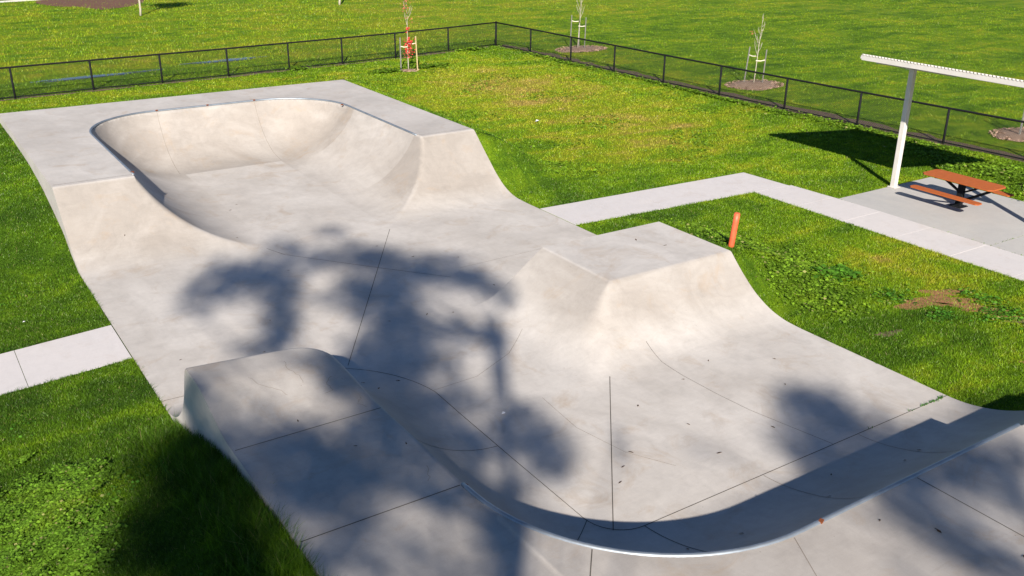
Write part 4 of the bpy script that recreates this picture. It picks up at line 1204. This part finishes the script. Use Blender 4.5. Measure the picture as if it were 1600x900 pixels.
# ------------------------------------------------------------------ tall gum trees behind the viewer: their shade falls across the park
SH = Vector((0.93, 1.58, 0))                     # shadow shift per metre of height
SHADE = [(5.88,20,0,0.63,-0.39,-0.32,-0.94,1.5), (5.07,19.33,0,0.58,-0.36,-0.27,-0.88,1), (4.42,18.5,0,0.37,-0.23,-0.13,-0.44,0.6), (6.42,19.13,0,0.54,-0.33,-0.56,-1.5,1.5), 
(5.78,17.12,0,0.35,-0.22,-0.47,-1.25,1.5), (5.01,16.07,0,0.32,-0.2,-0.24,-0.66,1), (7.33,21.06,0,0.49,-0.31,-0.25,-0.66,0.7), (7.91,19.98,0,0.64,-0.39,-0.32,-0.77,1), 
(8.84,21.56,0,0.36,-0.22,-0.18,-0.4,0.6), (8.87,20.54,0,0.29,-0.18,-0.17,-0.37,0.5), (8.94,19.2,0,0.64,-0.39,-0.39,-0.81,1.7), (7.68,17.7,0,0.41,-0.25,-0.4,-0.88,1.2), 
(8.11,17.02,0,0.6,-0.37,-0.58,-1.17,1.9), (7.59,15.28,0,0.58,-0.36,-0.51,-0.99,1.7), (6.6,15.07,0,0.36,-0.22,-0.31,-0.67,1.2), (9.38,17.97,0,0.68,-0.42,-0.43,-0.8,1.8), 
(10.22,17.12,0,0.46,-0.29,-0.38,-0.64,1.8), (10.22,16.12,0,0.33,-0.2,-0.3,-0.47,1.5), (10.11,15.41,0,0.18,-0.11,-0.18,-0.28,1.2), (10.34,18.48,0,0.77,-0.48,-0.19,-0.33,0.6), 
(7.17,14.08,0,0.6,-0.37,-0.39,-0.74,1.5), (6.34,13.59,0,0.57,-0.36,-0.3,-0.61,1.5), (6.85,12.45,0,0.64,-0.4,-0.33,-0.59,1.4), (6.68,11.12,0,0.47,-0.3,-0.32,-0.53,1.2), 
(7.59,10.5,0,0.36,-0.23,-0.41,-0.59,1.7), (7.33,9.75,0,0.26,-0.16,-0.22,-0.3,1), (7.86,11.44,0,0.36,-0.23,-0.3,-0.44,1), (8.49,14.72,0,0.19,-0.12,-0.69,-1.18,0.5), 
(9.05,14.36,0,0.12,-0.07,-0.65,-1.03,1.1), (8.26,12.95,0,0.12,-0.07,-0.55,-0.87,1.1), (7.21,11.01,0,0.15,-0.1,-0.5,-0.77,0.8), (6.3,12.55,0,0.45,-0.28,-0.29,-0.55,1.1), 
(6.51,14.19,0,0.59,-0.37,-0.19,-0.4,1.2), (6.52,9.77,0,0.24,-0.15,-0.22,-0.34,0.9), (12.03,8.93,0,0.57,-0.36,-0.59,-0.5,1.7), (12.22,9.54,0,0.32,-0.2,-0.28,-0.25,0.8), 
(12.04,8.24,0,0.53,-0.34,-0.54,-0.43,1.6), (10.99,8.39,0,0.43,-0.27,-0.43,-0.38,1.3), (11.09,7.78,0,0.5,-0.32,-0.37,-0.3,1.4), (12.2,7.62,0,0.35,-0.22,-0.38,-0.29,1), 
(9.63,8.92,0,0.42,-0.27,-0.18,-0.19,0.15), (8.64,9.88,0,0.12,-0.08,-0.4,-0.48,0.25), (3.55,9.99,1.2,0.75,-0.48,-0.27,-0.67,1), (3.53,10.62,1.2,0.57,-0.36,-0.24,-0.62,2), 
(4.63,10.31,1.2,0.4,-0.25,-0.3,-0.62,1.9), (3.87,9.54,1.2,0.6,-0.38,-0.22,-0.5,1.9), (3.27,9.51,1.2,0.33,-0.21,-0.21,-0.53,1.8), (4.95,9.63,1.2,0.28,-0.18,-0.23,-0.42,1.1), 
(3.15,8.36,1.2,0.24,-0.15,-0.19,-0.44,1.6), (3.78,8.8,1.2,0.25,-0.16,-0.15,-0.31,1.1), (3.28,7.89,1.2,0.21,-0.13,-0.09,-0.19,0.9), (3.16,12.27,1.2,0.17,-0.11,-0.17,-0.53,0.9), 
(3.17,11.53,1.2,0.22,-0.14,-0.12,-0.36,0.9), (4.99,12.04,1.2,0.29,-0.18,-0.25,-0.55,1.1), (5,12.74,1.2,0.34,-0.21,-0.1,-0.24,1.2), (3.33,13.09,1.2,0.24,-0.15,-0.05,-0.16,1), 
(3.52,11.82,1.2,0.2,-0.12,-0.11,-0.31,0.5), (4.86,7.27,1.2,0.14,-0.09,-0.35,-0.53,1), (5.22,7.89,1.2,0.12,-0.07,-0.14,-0.21,0.4), (4.53,7.22,1.2,0.18,-0.11,-0.22,-0.35,0.2), 
(9.62,5.55,1.2,0.3,-0.19,-0.3,-0.22,1.5), (9.16,5.53,1.2,0.2,-0.13,-0.26,-0.19,1.2), (9.27,4.98,1.2,0.32,-0.2,-0.3,-0.2,1.9), (9.2,4.47,1.2,0.37,-0.23,-0.3,-0.2,1.7), 
(10.93,5.3,1.2,0.42,-0.27,-0.48,-0.3,1.5), (10.11,5.48,1.2,0.34,-0.22,-0.32,-0.22,1.3), (11.76,5.5,1.2,0.19,-0.12,-0.33,-0.2,1.3), (10.3,5.04,1.2,0.23,-0.14,-0.17,-0.11,0.7), 
(10.61,4.76,1.2,0.15,-0.09,-0.42,-0.25,1.3), (9.25,4.08,1.2,0.24,-0.15,-0.24,-0.14,1.6), (8.33,4.66,1.2,0.18,-0.11,-0.13,-0.09,0.3), (4.67,8.7,1.2,0.24,-0.15,-0.1,-0.19,0.3), 
(2.51,12.12,0.6,0.42,-0.26,-0.19,-0.69,3), (2.59,11.06,0.6,0.43,-0.27,-0.23,-0.75,4), (2.74,9.98,0.6,0.4,-0.26,-0.23,-0.65,4), (1.87,10.54,0.6,0.5,-0.32,-0.23,-0.85,2.6), 
(1.81,12.27,0.6,0.3,-0.19,-0.12,-0.54,1), (2.82,12.42,0.6,0.35,-0.22,-0.1,-0.34,2.4), (2.78,9.23,0.6,0.32,-0.2,-0.18,-0.47,4), (1.19,10.24,0.6,0.25,-0.16,-0.1,-0.47,1.2), 
(2.15,9.63,0.6,0.51,-0.33,-0.17,-0.55,3.4), (14.06,6.69,0.6,0.26,-0.16,-0.27,-0.16,1), (3.05,13.13,0.6,0.2,-0.12,-0.24,-0.8,1.8), (3.08,12.05,0.6,0.18,-0.12,-0.14,-0.42,2), 
(3.01,13.39,0.6,0.12,-0.07,-0.16,-0.57,1.2), (2.9,12.77,1.2,0.35,0.1,0.1,0.45,2.5), (2.9,12.33,0.89,0.35,0.1,0.1,0.45,2.5), (2.9,11.52,0.94,0.35,0.1,0.1,0.45,2.5), 
(2.9,10.72,0.98,0.35,0.1,0.1,0.45,2), ]
# every clump of leaves hangs where the sun, seen from its patch of shade, is hidden
trees = [dict(base=(-10.17, -18.2), clumps=[], label='tall gum tree with spreading limbs standing behind the viewpoint'),
         dict(base=(-6.0, -25.0), clumps=[], label='second tall gum tree, farther right behind the viewpoint')]
rg = random.Random(77)
for (x, y, z0, ax, ay, bx, by, tau) in SHADE:
    ti = 1 if x > 7.0 and y < 11 and not (x < 8.9 and y > 8.5) else 0
    b = trees[ti]['base']
    # height at which the clump is nearest to its trunk along the sun ray
    t_ = ((x-b[0])*SH.x+(y-b[1])*SH.y)/(SH.x**2+SH.y**2)
    hh = min(max(t_+rg.uniform(-1.2, 1.2), 13.0), 29.0)
    if y-1.58*hh > -2.0: hh = (y+2.0)/1.58
    trees[ti]['clumps'].append((x-SH.x*hh, y-SH.y*hh, z0+hh, ax, ay, bx, by, tau))
LEN2 = 0.0035
for T in trees:
    bx0, by0 = T['base']
    root = empty('gum_tree', (bx0, by0, 0), T['label'], 'tree')
    toph = max([c[2] for c in T['clumps']])
    trunk = []; rad = []
    for k in range(13):
        s_ = k/12
        trunk.append(Vector((bx0+0.25*math.sin(s_*5+bx0), by0+0.2*math.sin(s_*4), -0.3+s_*(toph*0.86))))
        rad.append(0.17*(1-0.7*s_)+0.015)
    trunk[-1].z += 0.5
    MB().tube(trunk, rad, 12).build('trunk', M_GUMBARK, root, True)
    limbs = MB(); V4 = []
    for (cx, cy, cz, ax, ay, bx, by, tau) in T['clumps']:
        c = Vector((cx, cy, cz))
        hz = max(3.0, min(cz-0.45*math.hypot(cx-bx0, cy-by0)-0.6, toph*0.84))
        k = (hz+0.3)/(toph*0.86)*12; i = min(int(k), 11)
        p = trunk[i].lerp(trunk[i+1], k-i)
        m = p.lerp(c, 0.55)+Vector((0, 0, -0.25))
        r0 = 0.03+0.004*(c-p).length
        limbs.tube([p, p.lerp(m, .5)+Vector((0, 0, -.1)), m, c], [r0, r0*.8, r0*.6, r0*.25], 6)
        A = np.array([ax, ay, 0.]); B = np.array([bx, by, 0.])
        area = math.pi*abs(ax*by-ay*bx)*SUNV.z
        n = int(tau*area/LEN2*2.6)+20
        q = RNG.normal(0, 0.56, (n, 2))
        rr_ = np.hypot(q[:, 0], q[:, 1]); q[rr_ > 1.3] *= 0.6
        # clump leaves into little sprays
        ns = max(4, n//28); sp = RNG.normal(0, 0.50, (ns, 2)); pick = RNG.integers(0, ns, n)
        q = np.where(RNG.uniform(0, 1, (n, 1)) < 0.45, sp[pick]+RNG.normal(0, 0.16, (n, 2)), q)
        s_ = RNG.normal(0, 0.45, n)
        P = np.array([cx, cy, cz])+q[:, :1]*A+q[:, 1:]*B
        P = P+s_[:, None]*np.array([-0.93, -1.58, 1.0])*0.9
        d = RNG.normal(0, 1, (n, 3)); d[:, 2] -= 0.6; d /= np.linalg.norm(d, axis=1, keepdims=True)
        e2 = np.cross(d, RNG.normal(0, 1, (n, 3))); e2 /= np.linalg.norm(e2, axis=1, keepdims=True)
        L = RNG.uniform(0.06, 0.11, n)[:, None]; W = RNG.uniform(0.016, 0.026, n)[:, None]
        V4.append(np.stack([P-d*L, P-e2*W, P+d*L, P+e2*W], 1))
    limbs.build('limbs', M_GUMBARK, root, True)
    V = np.concatenate(V4); n = len(V)
    me = np_mesh('crown', V.reshape(-1, 3), np.arange(4*n).reshape(n, 4))
    at = me.attributes.new('dry', 'FLOAT', 'POINT'); at.data.foreach_set('value', np.full(4*n, 0.3, np.float32))
    link('crown', me, M_GUMLEAF, root)
    print('leaves', n)
